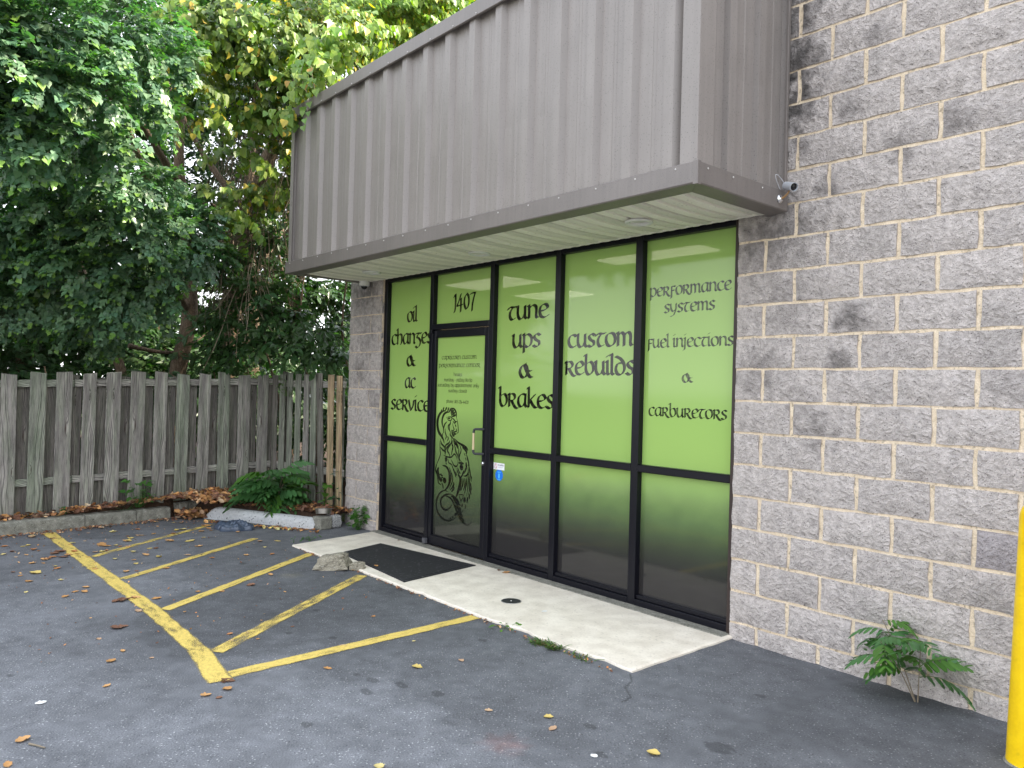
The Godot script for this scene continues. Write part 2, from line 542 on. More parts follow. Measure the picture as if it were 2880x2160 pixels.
	M.yellow = tri3(mat(Color(0.97, 0.95, 0.9), 0.38, "yellow_plastic_sleeve"), 1.0 / 0.9)
	M.yellow.albedo_texture = t[0]
	M.bag = mat(lin(0.055, 0.075, 0.115), 0.28, "thin_plastic_film")
	t = mottle(512, 131, Color(0.33, 0.275, 0.22), Color(0.58, 0.50, 0.42), 0.03, 0.14, 0.5, 0.6, 0.2)
	M.bark = tri3(mat(Color.WHITE, 0.95, "bark"), 1.0 / 0.5)
	M.bark.uv1_scale = Vector3(2.6, 1.0, 2.6)
	M.bark.albedo_texture = t[0]
	bump(M.bark, t[1], 1.5)
	M.twig = mat(lin(0.10, 0.075, 0.05), 0.9, "dry_vine_stem")
	M.twig2 = mat(lin(0.22, 0.18, 0.13), 0.9, "bare_twig")
	M.woods = []
	M.newwoods = []
	var ks := [[[60, 660, 16.0]], [[110, 300, 11.0], [40, 820, 9.0]], [[84, 520, 7.0]], []]
	for k in 4:
		t = wood_tex(601 + k * 13, ks[k])
		for tone in [Color(1, 1, 1), Color(0.80, 0.79, 0.78), Color(0.93, 0.97, 0.93)]:  # second tone is a darker copy; on back boards it paints shade
			m = mat(tone, 0.95, "weathered_board")
			m.albedo_texture = t[0]
			bump(m, t[1], 0.35)
			M.woods.append(m)
		m = mat(Color(1.14, 1.02, 0.86), 0.9, "newer_board")
		m.albedo_texture = t[0]
		bump(m, t[1], 0.25)
		M.newwoods.append(m)
	M.paints = []
	for k in 4:
		m = mat(Color.WHITE, 0.75, "yellow_road_paint")
		m.albedo_texture = paint_tex(701 + k * 7, [0.38, 0.48, 0.30, 0.62][k])
		m.transparency = BaseMaterial3D.TRANSPARENCY_ALPHA
		M.paints.append(m)
	# foliage: the tint of each leaf and of each spray multiplies this white
	M.leaf = leafmat(0.38, Color(0.66, 0.86, 0.42))
	M.leafy = leafmat(0.40, Color(0.85, 0.9, 0.3))
	M.litter = mat(Color.WHITE, 0.85, "dry_leaf")
	M.litter.vertex_color_use_as_albedo = true
	M.litter.backlight_enabled = true
	M.litter.backlight = Color(0.35, 0.3, 0.2)

func leafmat(rough: float, back: Color) -> StandardMaterial3D:
	var m := mat(Color.WHITE, rough, "leaf")
	m.vertex_color_use_as_albedo = true
	m.backlight_enabled = true
	m.backlight = back
	return m

# ---------------------------------------------------------------- printed window film
# pen strokes of a rounded uncial hand: x-height 1, [advance, stroke, stroke ...], a stroke is x, y pairs
const GLYPHS := {
	"a": [0.9, [0.74, 1.0, 0.73, 0.6, 0.74, 0.2, 0.86, 0.02], [0.72, 0.96, 0.42, 1.0, 0.14, 0.72, 0.12, 0.3, 0.32, 0.02, 0.56, 0.12, 0.73, 0.42]],
	"b": [0.88, [0.02, 1.42, 0.14, 1.5, 0.15, 0.9, 0.16, 0.4, 0.3, 0.06, 0.5, 0.0, 0.76, 0.3, 0.74, 0.74, 0.52, 0.98, 0.2, 0.8]],
	"c": [0.78, [0.72, 0.84, 0.52, 1.0, 0.2, 0.85, 0.1, 0.5, 0.22, 0.12, 0.5, 0.0, 0.74, 0.14]],
	"d": [0.88, [0.08, 1.34, 0.45, 1.16, 0.72, 0.8, 0.76, 0.36, 0.55, 0.02, 0.25, 0.06, 0.11, 0.42, 0.25, 0.8, 0.6, 0.86]],
	"e": [0.8, [0.14, 0.5, 0.48, 0.54, 0.72, 0.72, 0.62, 0.94, 0.45, 1.0, 0.2, 0.85, 0.1, 0.5, 0.22, 0.1, 0.5, 0.0, 0.76, 0.14]],
	"f": [0.66, [0.2, 1.0, 0.2, 0.4, 0.2, -0.2, 0.1, -0.38], [0.2, 0.96, 0.45, 1.0, 0.66, 0.94], [0.2, 0.5, 0.36, 0.52, 0.54, 0.5]],
	"g": [0.82, [0.04, 0.92, 0.3, 0.97, 0.78, 0.95], [0.46, 0.95, 0.22, 0.62, 0.46, 0.5, 0.7, 0.22, 0.6, -0.22, 0.3, -0.4, 0.05, -0.26]],
	"h": [0.86, [0.02, 1.42, 0.12, 1.5, 0.14, 0.8, 0.14, 0.0], [0.14, 0.7, 0.4, 1.0, 0.7, 0.85, 0.73, 0.3, 0.62, 0.0]],
	"i": [0.36, [0.04, 0.94, 0.13, 1.0, 0.14, 0.4, 0.16, 0.1, 0.3, 0.0], [0.1, 1.34, 0.15, 1.38, 0.2, 1.42]],
	"j": [0.36, [0.06, 0.94, 0.17, 1.0, 0.17, 0.2, 0.14, -0.26, 0.0, -0.4], [0.12, 1.34, 0.17, 1.38, 0.22, 1.42]],
	"k": [0.84, [0.02, 1.42, 0.12, 1.5, 0.14, 0.8, 0.14, 0.0], [0.66, 0.98, 0.42, 0.72, 0.18, 0.5], [0.26, 0.56, 0.48, 0.24, 0.7, 0.02, 0.88, 0.02]],
	"l": [0.34, [0.02, 1.42, 0.12, 1.5, 0.13, 0.7, 0.14, 0.14, 0.3, 0.0]],
	"m": [1.26, [0.04, 0.94, 0.12, 1.0, 0.14, 0.5, 0.14, 0.0], [0.14, 0.75, 0.38, 1.0, 0.58, 0.8, 0.6, 0.4, 0.6, 0.0], [0.6, 0.75, 0.85, 1.0, 1.06, 0.8, 1.08, 0.15, 1.2, 0.0]],
	"n": [0.88, [0.04, 0.94, 0.12, 1.0, 0.14, 0.5, 0.14, 0.0], [0.14, 0.75, 0.44, 1.0, 0.7, 0.8, 0.72, 0.15, 0.84, 0.0]],
	"o": [0.88, [0.44, 1.0, 0.16, 0.84, 0.09, 0.45, 0.24, 0.08, 0.46, 0.0, 0.72, 0.18, 0.79, 0.58, 0.66, 0.92, 0.44, 1.0]],
	"p": [0.86, [0.04, 0.94, 0.12, 1.0, 0.14, 0.3, 0.13, -0.42], [0.14, 0.8, 0.45, 1.0, 0.75, 0.74, 0.72, 0.25, 0.45, 0.0, 0.14, 0.16]],
	"r": [0.86, [0.04, 0.92, 0.12, 1.0, 0.14, 0.5, 0.14, 0.0], [0.12, 0.92, 0.48, 1.0, 0.66, 0.75, 0.5, 0.5, 0.2, 0.46], [0.36, 0.46, 0.56, 0.12, 0.74, -0.08, 0.92, -0.12]],
	"s": [0.68, [0.6, 0.86, 0.36, 1.0, 0.13, 0.8, 0.26, 0.55, 0.52, 0.38, 0.52, 0.12, 0.28, 0.0, 0.05, 0.13]],
	"t": [0.74, [0.02, 0.82, 0.2, 0.99, 0.5, 0.96, 0.74, 0.99], [0.44, 0.97, 0.22, 0.62, 0.19, 0.26, 0.36, 0.0, 0.62, 0.08]],
	"u": [0.9, [0.04, 0.94, 0.11, 1.0, 0.12, 0.34, 0.3, 0.0, 0.55, 0.1, 0.7, 0.42], [0.7, 1.0, 0.71, 0.5, 0.72, 0.16, 0.86, 0.0]],
	"v": [0.8, [0.05, 1.0, 0.2, 0.45, 0.38, 0.0], [0.38, 0.0, 0.64, 0.5, 0.7, 1.0]],
	"y": [0.86, [0.06, 1.0, 0.15, 0.4, 0.4, 0.1, 0.66, 0.35], [0.72, 1.0, 0.68, 0.3, 0.44, -0.32, 0.1, -0.44]],
	"&": [0.95, [0.5, 1.06, 0.2, 0.82, 0.09, 0.42, 0.24, 0.05, 0.46, 0.0, 0.64, 0.3, 0.6, 0.75, 0.42, 1.0, 0.5, 0.7, 0.78, 0.12, 0.98, 0.0], [0.66, 0.52, 0.78, 0.46, 0.9, 0.5]],
	"0": [0.82, [0.42, 1.3, 0.14, 0.95, 0.12, 0.38, 0.4, 0.0, 0.66, 0.36, 0.66, 0.95, 0.42, 1.3]],
	"1": [0.42, [0.02, 1.12, 0.2, 1.34, 0.22, 0.6, 0.2, 0.1, 0.08, -0.2]],
	"2": [0.74, [0.08, 1.05, 0.34, 1.3, 0.6, 1.05, 0.4, 0.55, 0.06, 0.03], [0.06, 0.05, 0.35, 0.04, 0.68, 0.06]],
	"3": [0.74, [0.1, 1.2, 0.4, 1.3, 0.6, 1.02, 0.3, 0.68, 0.62, 0.4, 0.45, 0.02, 0.08, 0.1]],
	"4": [0.86, [0.5, 1.32, 0.28, 0.8, 0.05, 0.36, 0.4, 0.36, 0.8, 0.42], [0.52, 0.95, 0.52, 0.4, 0.5, -0.2]],
	"5": [0.74, [0.6, 1.3, 0.2, 1.26, 0.18, 0.75, 0.5, 0.75, 0.62, 0.35, 0.4, 0.0, 0.08, 0.1]],
	"6": [0.76, [0.6, 1.26, 0.28, 1.0, 0.12, 0.45, 0.36, 0.0, 0.62, 0.3, 0.46, 0.66, 0.16, 0.5]],
	"7": [0.72, [0.03, 1.2, 0.3, 1.28, 0.68, 1.3], [0.66, 1.3, 0.46, 0.8, 0.34, 0.3, 0.3, -0.2]],
	"8": [0.74, [0.38, 0.68, 0.14, 0.98, 0.36, 1.3, 0.6, 1.0, 0.38, 0.68, 0.1, 0.32, 0.36, 0.0, 0.64, 0.32, 0.38, 0.68]],
	"9": [0.76, [0.6, 0.8, 0.3, 0.62, 0.12, 0.95, 0.36, 1.3, 0.62, 1.0, 0.56, 0.4, 0.2, 0.0]],
	"-": [0.5, [0.06, 0.5, 0.22, 0.5, 0.4, 0.52]],
	":": [0.34, [0.1, 0.78, 0.14, 0.81, 0.18, 0.84], [0.1, 0.06, 0.14, 0.09, 0.18, 0.12]],
	" ": [0.42],
}

const RES := 700.0   # pixels of print per metre

func curve(pts: Array, i: int, f: float) -> Vector2:
	var k := pts.size() / 2
	var g := func(j: int) -> Vector2:
		j = clampi(j, 0, k - 1)
		return Vector2(pts[j * 2], pts[j * 2 + 1])
	var a: Vector2 = g.call(i - 1)
	var b: Vector2 = g.call(i)
	var c: Vector2 = g.call(i + 1)
	var d: Vector2 = g.call(i + 2)
	return b.cubic_interpolate(c, a, d, f)

# text between x0 and x1 (metres on the wall), on a base line, with an x-height; origin is the lower left corner of the print
func write(im: Image, org: Vector2, s: String, x0: float, x1: float, base: float, xh: float, ink: Color) -> void:
	var total := 0.0
	for ch in s:
		total += GLYPHS[ch][0]
	var sx := (x1 - x0) / total * RES
	var sy := xh * RES
	var pen := 0.0
	var nib := Vector2(0.098, 0.055) * (0.62 if xh < 0.04 else 0.95)
	var H := im.get_height()
	for ch in s:
		var gl: Array = GLYPHS[ch]
		for q in range(1, gl.size()):
			var pts: Array = gl[q]
			for i in pts.size() / 2 - 1:
				var steps := maxi(3, int(0.5 * xh * RES * 1.2))
				for j in steps:
					var p := curve(pts, i, float(j) / steps)
					for e in 9:
						var o := nib * (e / 4.0 - 1.0)
						var px := (x0 - org.x) * RES + (pen + p.x + o.x) * sx
						var py := H - ((base - org.y) * RES + (p.y + o.y) * sy)
						var th := maxi(1, int(xh * RES * 0.045))
						im.fill_rect(Rect2i(int(px - th * 0.5), int(py - th * 0.5), th, th), ink)
		pen += gl[0]

func brush(im: Image, org: Vector2, st: Array, ink: Color) -> void:
	var pts: Array = st.slice(1)
	var k := pts.size() / 2
	var H := im.get_height()
	var w: float = st[0] / 1000.0 * RES * 0.5 * 1.5
	for i in k - 1:
		for j in 14:
			var f := j / 14.0
			var p := curve(pts, i, f) / 1000.0
			var u := (i + f) / (k - 1)
			var r := maxf(1.6, w * pow(sin(PI * clampf(u, 0.02, 0.98)), 0.55))
			var x := (p.x - org.x) * RES
			var y := H - (p.y - org.y) * RES
			for b in range(-int(r), int(r) + 1):
				var hw := sqrt(maxf(0.0, r * r - b * b))
				im.fill_rect(Rect2i(int(x - hw), int(y) + b, maxi(1, int(hw * 2.0)), 1), ink)

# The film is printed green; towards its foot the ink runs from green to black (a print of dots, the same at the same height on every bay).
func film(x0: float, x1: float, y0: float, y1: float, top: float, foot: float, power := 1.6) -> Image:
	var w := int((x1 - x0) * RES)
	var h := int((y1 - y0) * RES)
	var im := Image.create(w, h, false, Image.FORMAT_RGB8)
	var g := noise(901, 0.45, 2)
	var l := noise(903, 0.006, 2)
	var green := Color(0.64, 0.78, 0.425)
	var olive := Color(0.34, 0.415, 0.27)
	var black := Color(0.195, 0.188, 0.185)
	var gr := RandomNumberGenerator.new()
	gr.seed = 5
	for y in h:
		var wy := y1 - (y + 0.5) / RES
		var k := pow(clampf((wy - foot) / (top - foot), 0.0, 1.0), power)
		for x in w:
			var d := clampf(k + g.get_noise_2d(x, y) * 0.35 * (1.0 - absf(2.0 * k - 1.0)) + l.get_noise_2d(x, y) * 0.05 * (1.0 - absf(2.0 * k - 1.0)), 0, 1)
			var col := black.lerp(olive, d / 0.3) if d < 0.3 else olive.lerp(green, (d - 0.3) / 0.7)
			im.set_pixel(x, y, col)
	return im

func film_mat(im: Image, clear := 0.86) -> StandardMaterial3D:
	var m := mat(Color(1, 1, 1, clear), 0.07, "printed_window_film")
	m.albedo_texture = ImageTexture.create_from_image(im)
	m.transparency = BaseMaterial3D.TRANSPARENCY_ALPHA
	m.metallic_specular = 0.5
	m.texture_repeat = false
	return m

const EMBLEM := [
	[24.4,775,1029,757,1065,723,1097,680,1132,658,1180,653,1225,663,1271,688,1307,731,1335,782,1344],
	[18.3,755,1170,737,1207,729,1244,740,1282,764,1313,802,1330,846,1332],
	[13.4,863,1371,913,1368,944,1347,958,1318,960,1281],
	[14.6,758,1373,746,1360,741,1343],
	[14.6,803,1377,788,1361,779,1344],
	[14.6,837,1376,826,1359,814,1342],
	[14.6,872,1368,857,1353,842,1335],
	[14.6,894,1367,884,1352,871,1336],
	[14.6,919,1353,899,1339,877,1325],
	[11.0,718,1353,711,1340,706,1326],
	[9.8,690,1326,686,1314,685,1303],
	[14.6,939,1335,915,1323,890,1311],
	[14.6,952,1310,925,1302,897,1293],
	[9.2,864,1332,884,1307,892,1282],
	[7.3,801,1279,842,1287,879,1285,886,1266,862,1252,831,1255,801,1279],
	[11.0,823,1273,842,1272,861,1273],
	[7.9,963,1281,980,1245,991,1198,996,1161,991,1143,966,1138],
	[10.4,892,1278,924,1264,943,1247,973,1248],
	[9.2,906,1249,931,1232,955,1240],
	[7.9,900,1230,914,1194,928,1172,910,1157,885,1163],
	[9.2,944,1217,952,1207,957,1196],
	[9.2,958,1181,971,1160,935,1147,904,1145],
	[15.9,891,1163,899,1134,918,1113,937,1110],
	[12.2,923,1142,936,1128,967,1130],
	[11.6,873,1140,868,1117,901,1093,920,1076],
	[12.8,868,1251,863,1221,833,1197,841,1160],
	[10.4,858,1206,853,1168,873,1140],
	[12.8,812,1241,776,1213,764,1189,756,1163,761,1125],
	[10.4,784,1172,786,1134,806,1098,789,1063],
	[9.2,825,1099,839,1078,821,1051],
	[7.9,751,1132,742,1106,731,1082],
	[9.2,731,1082,707,1043,706,998,711,949,719,927,707,892,683,852,659,812,654,778],
	[13.4,719,1048,734,1018,780,992,800,967],
	[13.4,716,987,749,963,788,951,796,914],
	[12.2,865,1061,853,1038,804,1012,793,985,782,947],
	[12.2,888,1092,896,1059,885,1033,836,1003,806,971,802,930],
	[12.2,879,1014,843,989,832,958,858,934,878,906],
	[13.4,908,1068,903,1030,917,1002,907,964,896,919],
	[22.0,926,1084,940,1051,977,1028,991,992],
	[12.2,934,1032,954,997,968,961,994,930,1002,891],
	[13.4,938,1084,970,1064,1013,1045,1074,1031,1129,1013,1159,987],
	[10.4,1014,1038,1039,1007,1047,975,1030,937,1026,900,1070,867],
	[12.2,1044,1029,1075,1020,1123,1002,1148,979],
	[12.2,1063,1009,1100,993,1137,967,1119,955],
	[9.2,989,1036,1010,994,1012,946,1020,892,1046,862],
	[11.0,771,912,809,904,847,900,897,904,945,937,977,914,984,889],
	[24.4,797,884,817,875,805,859],
	[11.0,812,845,816,836,819,827],
	[9.2,848,885,856,848,900,834,926,810],
	[10.4,892,881,918,854,944,827,981,823,1004,847,1002,891],
	[15.9,1016,859,1058,859,1094,859],
	[13.4,1131,956,1151,910,1170,869,1182,820],
	[7.9,1095,957,1105,945,1114,933],
	[7.9,1120,919,1125,905,1128,891],
	[7.9,1129,876,1127,858,1125,836],
	[14.3,675,835,649,792,644,752,673,718,689,668,698,637,746,619],
	[29.9,691,784,679,747,695,705,716,679],
	[27.3,709,686,730,672,757,671],
	[35.8,787,676,798,670,806,663],
	[10.4,752,643,774,614,778,583],
	[9.1,714,719,731,723,748,726],
	[9.1,728,708,749,712,769,712],
	[9.1,743,694,760,695,776,693],
	[20.8,757,810,811,807,853,779,874,735,877,684,872,640,835,597,802,577],
	[11.7,865,804,893,764,902,706,885,650,854,599],
	[11.7,906,757,928,709,917,661,868,585],
	[13.0,943,671,944,640,888,583],
	[16.9,952,626,946,606,915,575],
	[27.3,1010,748,1044,721,1052,687,1035,627,1012,575,988,529],
	[13.0,1097,795,1080,755,1050,717],
	[11.7,910,820,938,788,965,747,980,718],
	[10.4,1001,817,1022,780,1048,760],
	[9.1,988,808,1003,771,1029,754],
	[10.4,971,771,981,753,992,735],
	[36.4,1048,827,1061,820,1072,816],
	[15.6,1131,875,1139,837,1116,789,1086,760],
	[13.0,1162,877,1177,833,1198,774,1220,701],
	[11.7,1158,828,1167,783,1137,749,1093,745],
	[11.0,1167,779,1188,728,1191,652,1182,576],
	[11.0,1155,763,1170,718,1166,650,1152,549],
	[13.0,1138,734,1146,685,1130,627,1120,572],
	[13.0,1113,728,1122,675,1100,604],
	[14.3,1088,725,1090,672,1062,600],
	[11.7,1069,716,1059,657,1050,590],
	[14.3,1205,756,1212,744,1218,731],
	[14.3,1202,691,1213,655,1223,622],
	[14.3,1198,646,1208,613,1219,580],
	[14.3,1188,591,1192,565,1196,539],
	[15.6,1171,555,1166,528,1161,497],
	[26.0,1128,539,1122,521,1117,503],
	[15.6,1093,481,1087,467,1081,452],
	[11.0,1143,483,1138,462,1132,440],
	[11.0,1108,429,1102,417,1096,405],
	[7.2,1032,563,1070,565,1108,567],
	[7.2,1032,563,1051,525,1070,485],
	[7.2,1108,567,1089,526,1070,485],
	[7.2,1059,515,1072,516,1085,516],
	[16.9,859,568,802,574,736,546,691,497,670,434,683,376,726,326,795,297,869,291,946,314,1022,356],
	[16.9,929,549,857,545,785,516,743,471,756,422,791,395,838,391,889,415,933,456],
	[18.2,811,523,871,519,925,498,966,453,1007,400,1048,352,1100,317,1158,293,1201,302,1239,337],
	[19.5,910,535,976,520,1028,503],
	[19.5,944,512,990,495,1048,490],
	[19.5,964,487,1010,474,1062,465],
	[18.2,985,455,1031,438,1076,429],
	[15.6,999,434,1058,411,1084,391],
	[15.6,1020,410,1072,382,1104,364],
	[14.3,1040,382,1086,350,1131,326],
	[9.1,929,549,962,530,1002,523],
	[9.1,878,313,881,313,884,314],
	[13.0,907,320,911,321,915,323],
	[14.3,940,336,945,337,952,341],
	[22.1,980,361,989,367,1001,375]]

# ---------------------------------------------------------------- the shop
const CY := 0.2032   # course height
const J0 := 1.735    # height of the bed joint at eye level

func block_mesh(w: float, h: float, sd: int, rough := 1.0) -> ArrayMesh:
	var b := MB.new()
	var r := RandomNumberGenerator.new()
	r.seed = sd * 977 + 13
	var nu := maxi(2, int(round(w / 0.062)))
	var nv := 3
	var z := []
	for j in nv + 1:
		for i in nu + 1:
			var onedge := i == 0 or j == 0 or i == nu or j == nv
			z.append((r.randf_range(0.002, 0.011) if onedge else r.randf_range(0.008, 0.026)) * rough)
	var jx := []
	for k in (nu + 1) * (nv + 1):
		jx.append(Vector2(r.randf_range(-1, 1), r.randf_range(-1, 1)))
	var P := func(i: int, j: int) -> Vector3:
		var k := j * (nu + 1) + i
		var inner := i > 0 and j > 0 and i < nu and j < nv
		var x: float = -w / 2 + w * i / nu + (jx[k].x * 0.018 if inner or (i > 0 and i < nu) else jx[k].x * 0.0042)
		var y: float = -h / 2 + h * j / nv + (jx[k].y * 0.02 if inner or (j > 0 and j < nv) else jx[k].y * 0.0036)
		return Vector3(x, y, z[k])
	for j in nv:
		for i in nu:
			var q := [[i, j], [i + 1, j], [i + 1, j + 1], [i, j + 1]]
			var pp := []
			var nn := []
			for e in q:
				pp.append(P.call(e[0], e[1]))
				var du: Vector3 = P.call(mini(e[0] + 1, nu), e[1]) - P.call(maxi(e[0] - 1, 0), e[1])
				var dv: Vector3 = P.call(e[0], mini(e[1] + 1, nv)) - P.call(e[0], maxi(e[1] - 1, 0))
				nn.append(du.cross(dv).normalized())
			b.squad(pp, nn, [Vector2.ZERO, Vector2.ZERO, Vector2.ZERO, Vector2.ZERO])
	var back := Vector3(0, 0, -0.02)
	for i in nu:
		for j in [0, nv]:
			var a: Vector3 = P.call(i, j)
			var d: Vector3 = P.call(i + 1, j)
			b.edge(Vector3(a.x, a.y, -0.02), Vector3(d.x, d.y, -0.02), d, a, Vector3(0, -1 if j == 0 else 1, 0))
	for j in nv:
		for i in [0, nu]:
			var a: Vector3 = P.call(i, j)
			var d: Vector3 = P.call(i, j + 1)
			b.edge(Vector3(a.x, a.y, -0.02), Vector3(d.x, d.y, -0.02), d, a, Vector3(-1 if i == 0 else 1, 0, 0))
	return b.mesh()

var block_cache := {}
func lay(parent: Node, x0: float, x1: float, y0: float, y1: float, turn := 0.0, org := Vector3.ZERO) -> void:
	var w := x1 - x0
	if w < 0.03:
		return
	var key := "%.3f_%.3f_%d" % [w, y1 - y0, rng.randi() % 10]
	if not block_cache.has(key):
		block_cache[key] = block_mesh(w, y1 - y0, block_cache.size())
	var tone: int = [0, 1, 2, 3, 4, 1, 2][rng.randi() % 7]
	if absf(x0 - 5.46) < 0.06 and absf(y0 - 0.82) < 0.1:
		tone = 5
	var o := part("block", block_cache[key], M.blocks[tone], parent)
	var c := Vector3((x0 + x1) / 2, (y0 + y1) / 2, 0.0)
	o.transform = Transform3D(Basis(Vector3.UP, turn), org + Basis(Vector3.UP, turn) * c)

func courses(parent: Node, x0: float, x1: float, even0: float, odd0: float, ja: int, jb: int, turn := 0.0, org := Vector3.ZERO, g := 0.008, gx := 0.0118) -> void:
	for j in range(ja, jb):
		var y0 := J0 + CY * j
		var x := x0
		var nx: float = even0 if posmod(j, 2) == 1 else odd0
		while x < x1 - 0.01:
			var e := minf(nx, x1)
			lay(parent, x + (gx if x > x0 else 0.001), e - (gx if e < x1 else 0.001), y0 + g, y0 + CY - g, turn, org)
			x = e
			nx += CY * 2.0

func build_shop() -> void:
	var shop := thing("shop_building", Vector3.ZERO, "grey block shop with green lettered storefront under a brown ribbed metal canopy", "building")
	# --- walls: mortar bed with every block laid on it
	var wl := MB.new()
	wl.box(Vector3(4.034, -0.12, -0.2), Vector3(14.0, 5.1, 0.0), 0.002)
	wl.box(Vector3(-0.345, 2.73, -0.2), Vector3(4.032, 5.098, -0.004), 0.002)
	var w := part("wall", wl.mesh(), M.mortar, shop)
	w.set_meta("label", "split face grey block wall beside the storefront")
	courses(w, 4.035, 7.2, 4.2298, 4.433, -9, 16)
	var pr := part("pier_wall", boxm(Vector3(-1.03, -0.12, -0.2), Vector3(-0.347, 5.096, 0.0), 0.002), M.mortar, shop)
	courses(pr, -1.03, -0.347, -0.80, -0.58, -9, 5, 0.0, Vector3.ZERO, 0.0062, 0.0066)
	# side wall of the shop, seen from beside the fence
	var sd := part("side_wall", boxm(Vector3(-1.028, -0.12, -10.0), Vector3(-0.83, 5.09, -0.202), 0.002), M.mortar, shop)
	courses(sd, -0.0, 1.6, 0.2, 0.4, -9, 5, PI * 1.5, Vector3(-1.03, 0, -1.62))
	var rest := MB.new()
	rest.box(Vector3(-0.826, -0.12, -10.0), Vector3(14.0, 5.09, -9.8), 0.0)
	rest.box(Vector3(13.8, -0.12, -9.79), Vector3(14.0, 5.09, -0.21), 0.0)
	part("rear_wall", rest.mesh(), M.mortar, shop)
	part("roof", boxm(Vector3(-0.82, 4.6, -9.79), Vector3(13.79, 4.75, -0.21), 0.0), M.sheet, shop)
	# --- room behind the film
	var room := MB.new()
	room.box(Vector3(-0.82, 2.80, -6.0), Vector3(13.79, 2.86, -0.21), 0.0)
	part("ceiling", room.mesh(), M.white, shop)
	part("floor", boxm(Vector3(-0.82, -0.1, -9.79), Vector3(13.79, 0.0, -0.002), 0.0), M.kerb, shop)
	part("inner_wall", boxm(Vector3(-0.82, 0.001, -6.1), Vector3(13.79, 4.59, -6.0), 0.0), mat(lin(0.25, 0.24, 0.22), 0.9, "dim_wall"), shop)
	part("inner_wall", boxm(Vector3(4.6, 0.001, -5.99), Vector3(4.7, 2.79, -0.21), 0.0), mat(lin(0.25, 0.24, 0.22), 0.9, "dim_wall"), shop)
	var glow := mat(Color(0.9, 0.9, 0.86), 0.5, "light_panel")
	glow.emission_enabled = true
	glow.emission = Color(1.0, 0.97, 0.88)
	glow.emission_energy_multiplier = 2.6
	for q in [[2.05, 3.16, -1.06, -0.78], [-0.45, 0.62, -1.42, -0.90], [-0.55, 0.35, -2.55, -2.05]]:
		var lp := part("ceiling_light", boxm(Vector3(q[0] - 0.03, 2.765, q[2] - 0.03), Vector3(q[1] + 0.03, 2.798, q[3] + 0.03), 0.003), M.white, shop)
		part("light_panel", boxm(Vector3(q[0], 2.752, q[2]), Vector3(q[1], 2.763, q[3]), 0.002), glow, lp)
		var al := AreaLight3D.new()
		al.name = "ceiling_lamp"
		al.area_size = Vector2(q[1] - q[0], q[3] - q[2])
		al.light_energy = 0.12
		al.light_color = Color(1.0, 0.96, 0.86)
		al.shadow_enabled = true
		add_child(al, true)
		al.position = Vector3((q[0] + q[1]) / 2, 2.745, (q[2] + q[3]) / 2)
		al.rotation.x = -PI / 2
	# --- aluminium storefront
	var F0 := -0.02
	var fr := Node3D.new()
	fr.name = "storefront_frame"
	shop.add_child(fr)
	for q in [[-0.343, -0.287], [0.515, 0.570], [1.456, 1.512], [2.302, 2.364], [3.150, 3.217]]:
		part("mullion", boxm(Vector3(q[0], 0.016, -0.125), Vector3(q[1], 2.725, F0), 0.003), M.frame, fr)
	part("jamb", boxm(Vector3(4.001, 0.016, -0.125), Vector3(4.032, 2.725, F0 + 0.012), 0.003), M.bronze, fr)
	var bays := [[-0.287, 0.515], [1.512, 2.302], [2.364, 3.150], [3.217, 4.001]]
	for q in [[-0.287, 0.515], [0.570, 1.456], [1.512, 2.302], [2.364, 3.150], [3.217, 4.001]]:
		part("header", boxm(Vector3(q[0] + 0.0005, 2.680, -0.123), Vector3(q[1] - 0.0005, 2.723, F0 - 0.002), 0.003), M.frame, fr)
	for q in bays:
		part("rail", boxm(Vector3(q[0] + 0.0005, 0.990, -0.11), Vector3(q[1] - 0.0005, 1.044, F0 + 0.006), 0.006), M.frame, fr)
		var sl := MB.new()
		sl.box(Vector3(q[0] + 0.0005, 0.018, -0.121), Vector3(q[1] - 0.0005, 0.066, F0 + 0.004), 0.004)
		sl.box(Vector3(q[0] + 0.0005, 0.0665, -0.121), Vector3(q[1] - 0.0005, 0.096, F0 - 0.018), 0.004)
		part("sill", sl.mesh(), M.frame, fr)
	part("transom_bar", boxm(Vector3(0.5705, 2.135, -0.123), Vector3(1.4555, 2.190, F0 + 0.003), 0.004), M.frame, fr)
	part("threshold", boxm(Vector3(0.5705, 0.012, -0.125), Vector3(1.4555, 0.024, F0 + 0.01), 0.003), M.steel, fr)
	var ink := Color(0.06, 0.075, 0.05)
	var zg := -0.072
	var lines := [
		[["oil", 0.03, 0.22, 2.244, 0.104], ["changes", -0.262, 0.50, 2.013, 0.108], ["&", 0.04, 0.195, 1.784, 0.104], ["ac", 0.02, 0.222, 1.555, 0.103], ["service", -0.235, 0.486, 1.324, 0.106]],
		[["tune", 1.652, 2.178, 2.180, 0.113], ["ups", 1.722, 2.092, 1.934, 0.112], ["&", 1.82, 1.986, 1.672, 0.114], ["brakes", 1.557, 2.275, 1.416, 0.113]],
		[["custom", 2.412, 3.100, 1.918, 0.102], ["rebuilds", 2.39, 3.125, 1.699, 0.104]],
		[["performance", 3.25, 3.938, 2.268, 0.062], ["systems", 3.384, 3.814, 2.143, 0.062], ["fuel injections", 3.238, 3.966, 1.896, 0.062], ["&", 3.553, 3.640, 1.648, 0.06], ["carburetors", 3.265, 3.930, 1.402, 0.062]],
	]
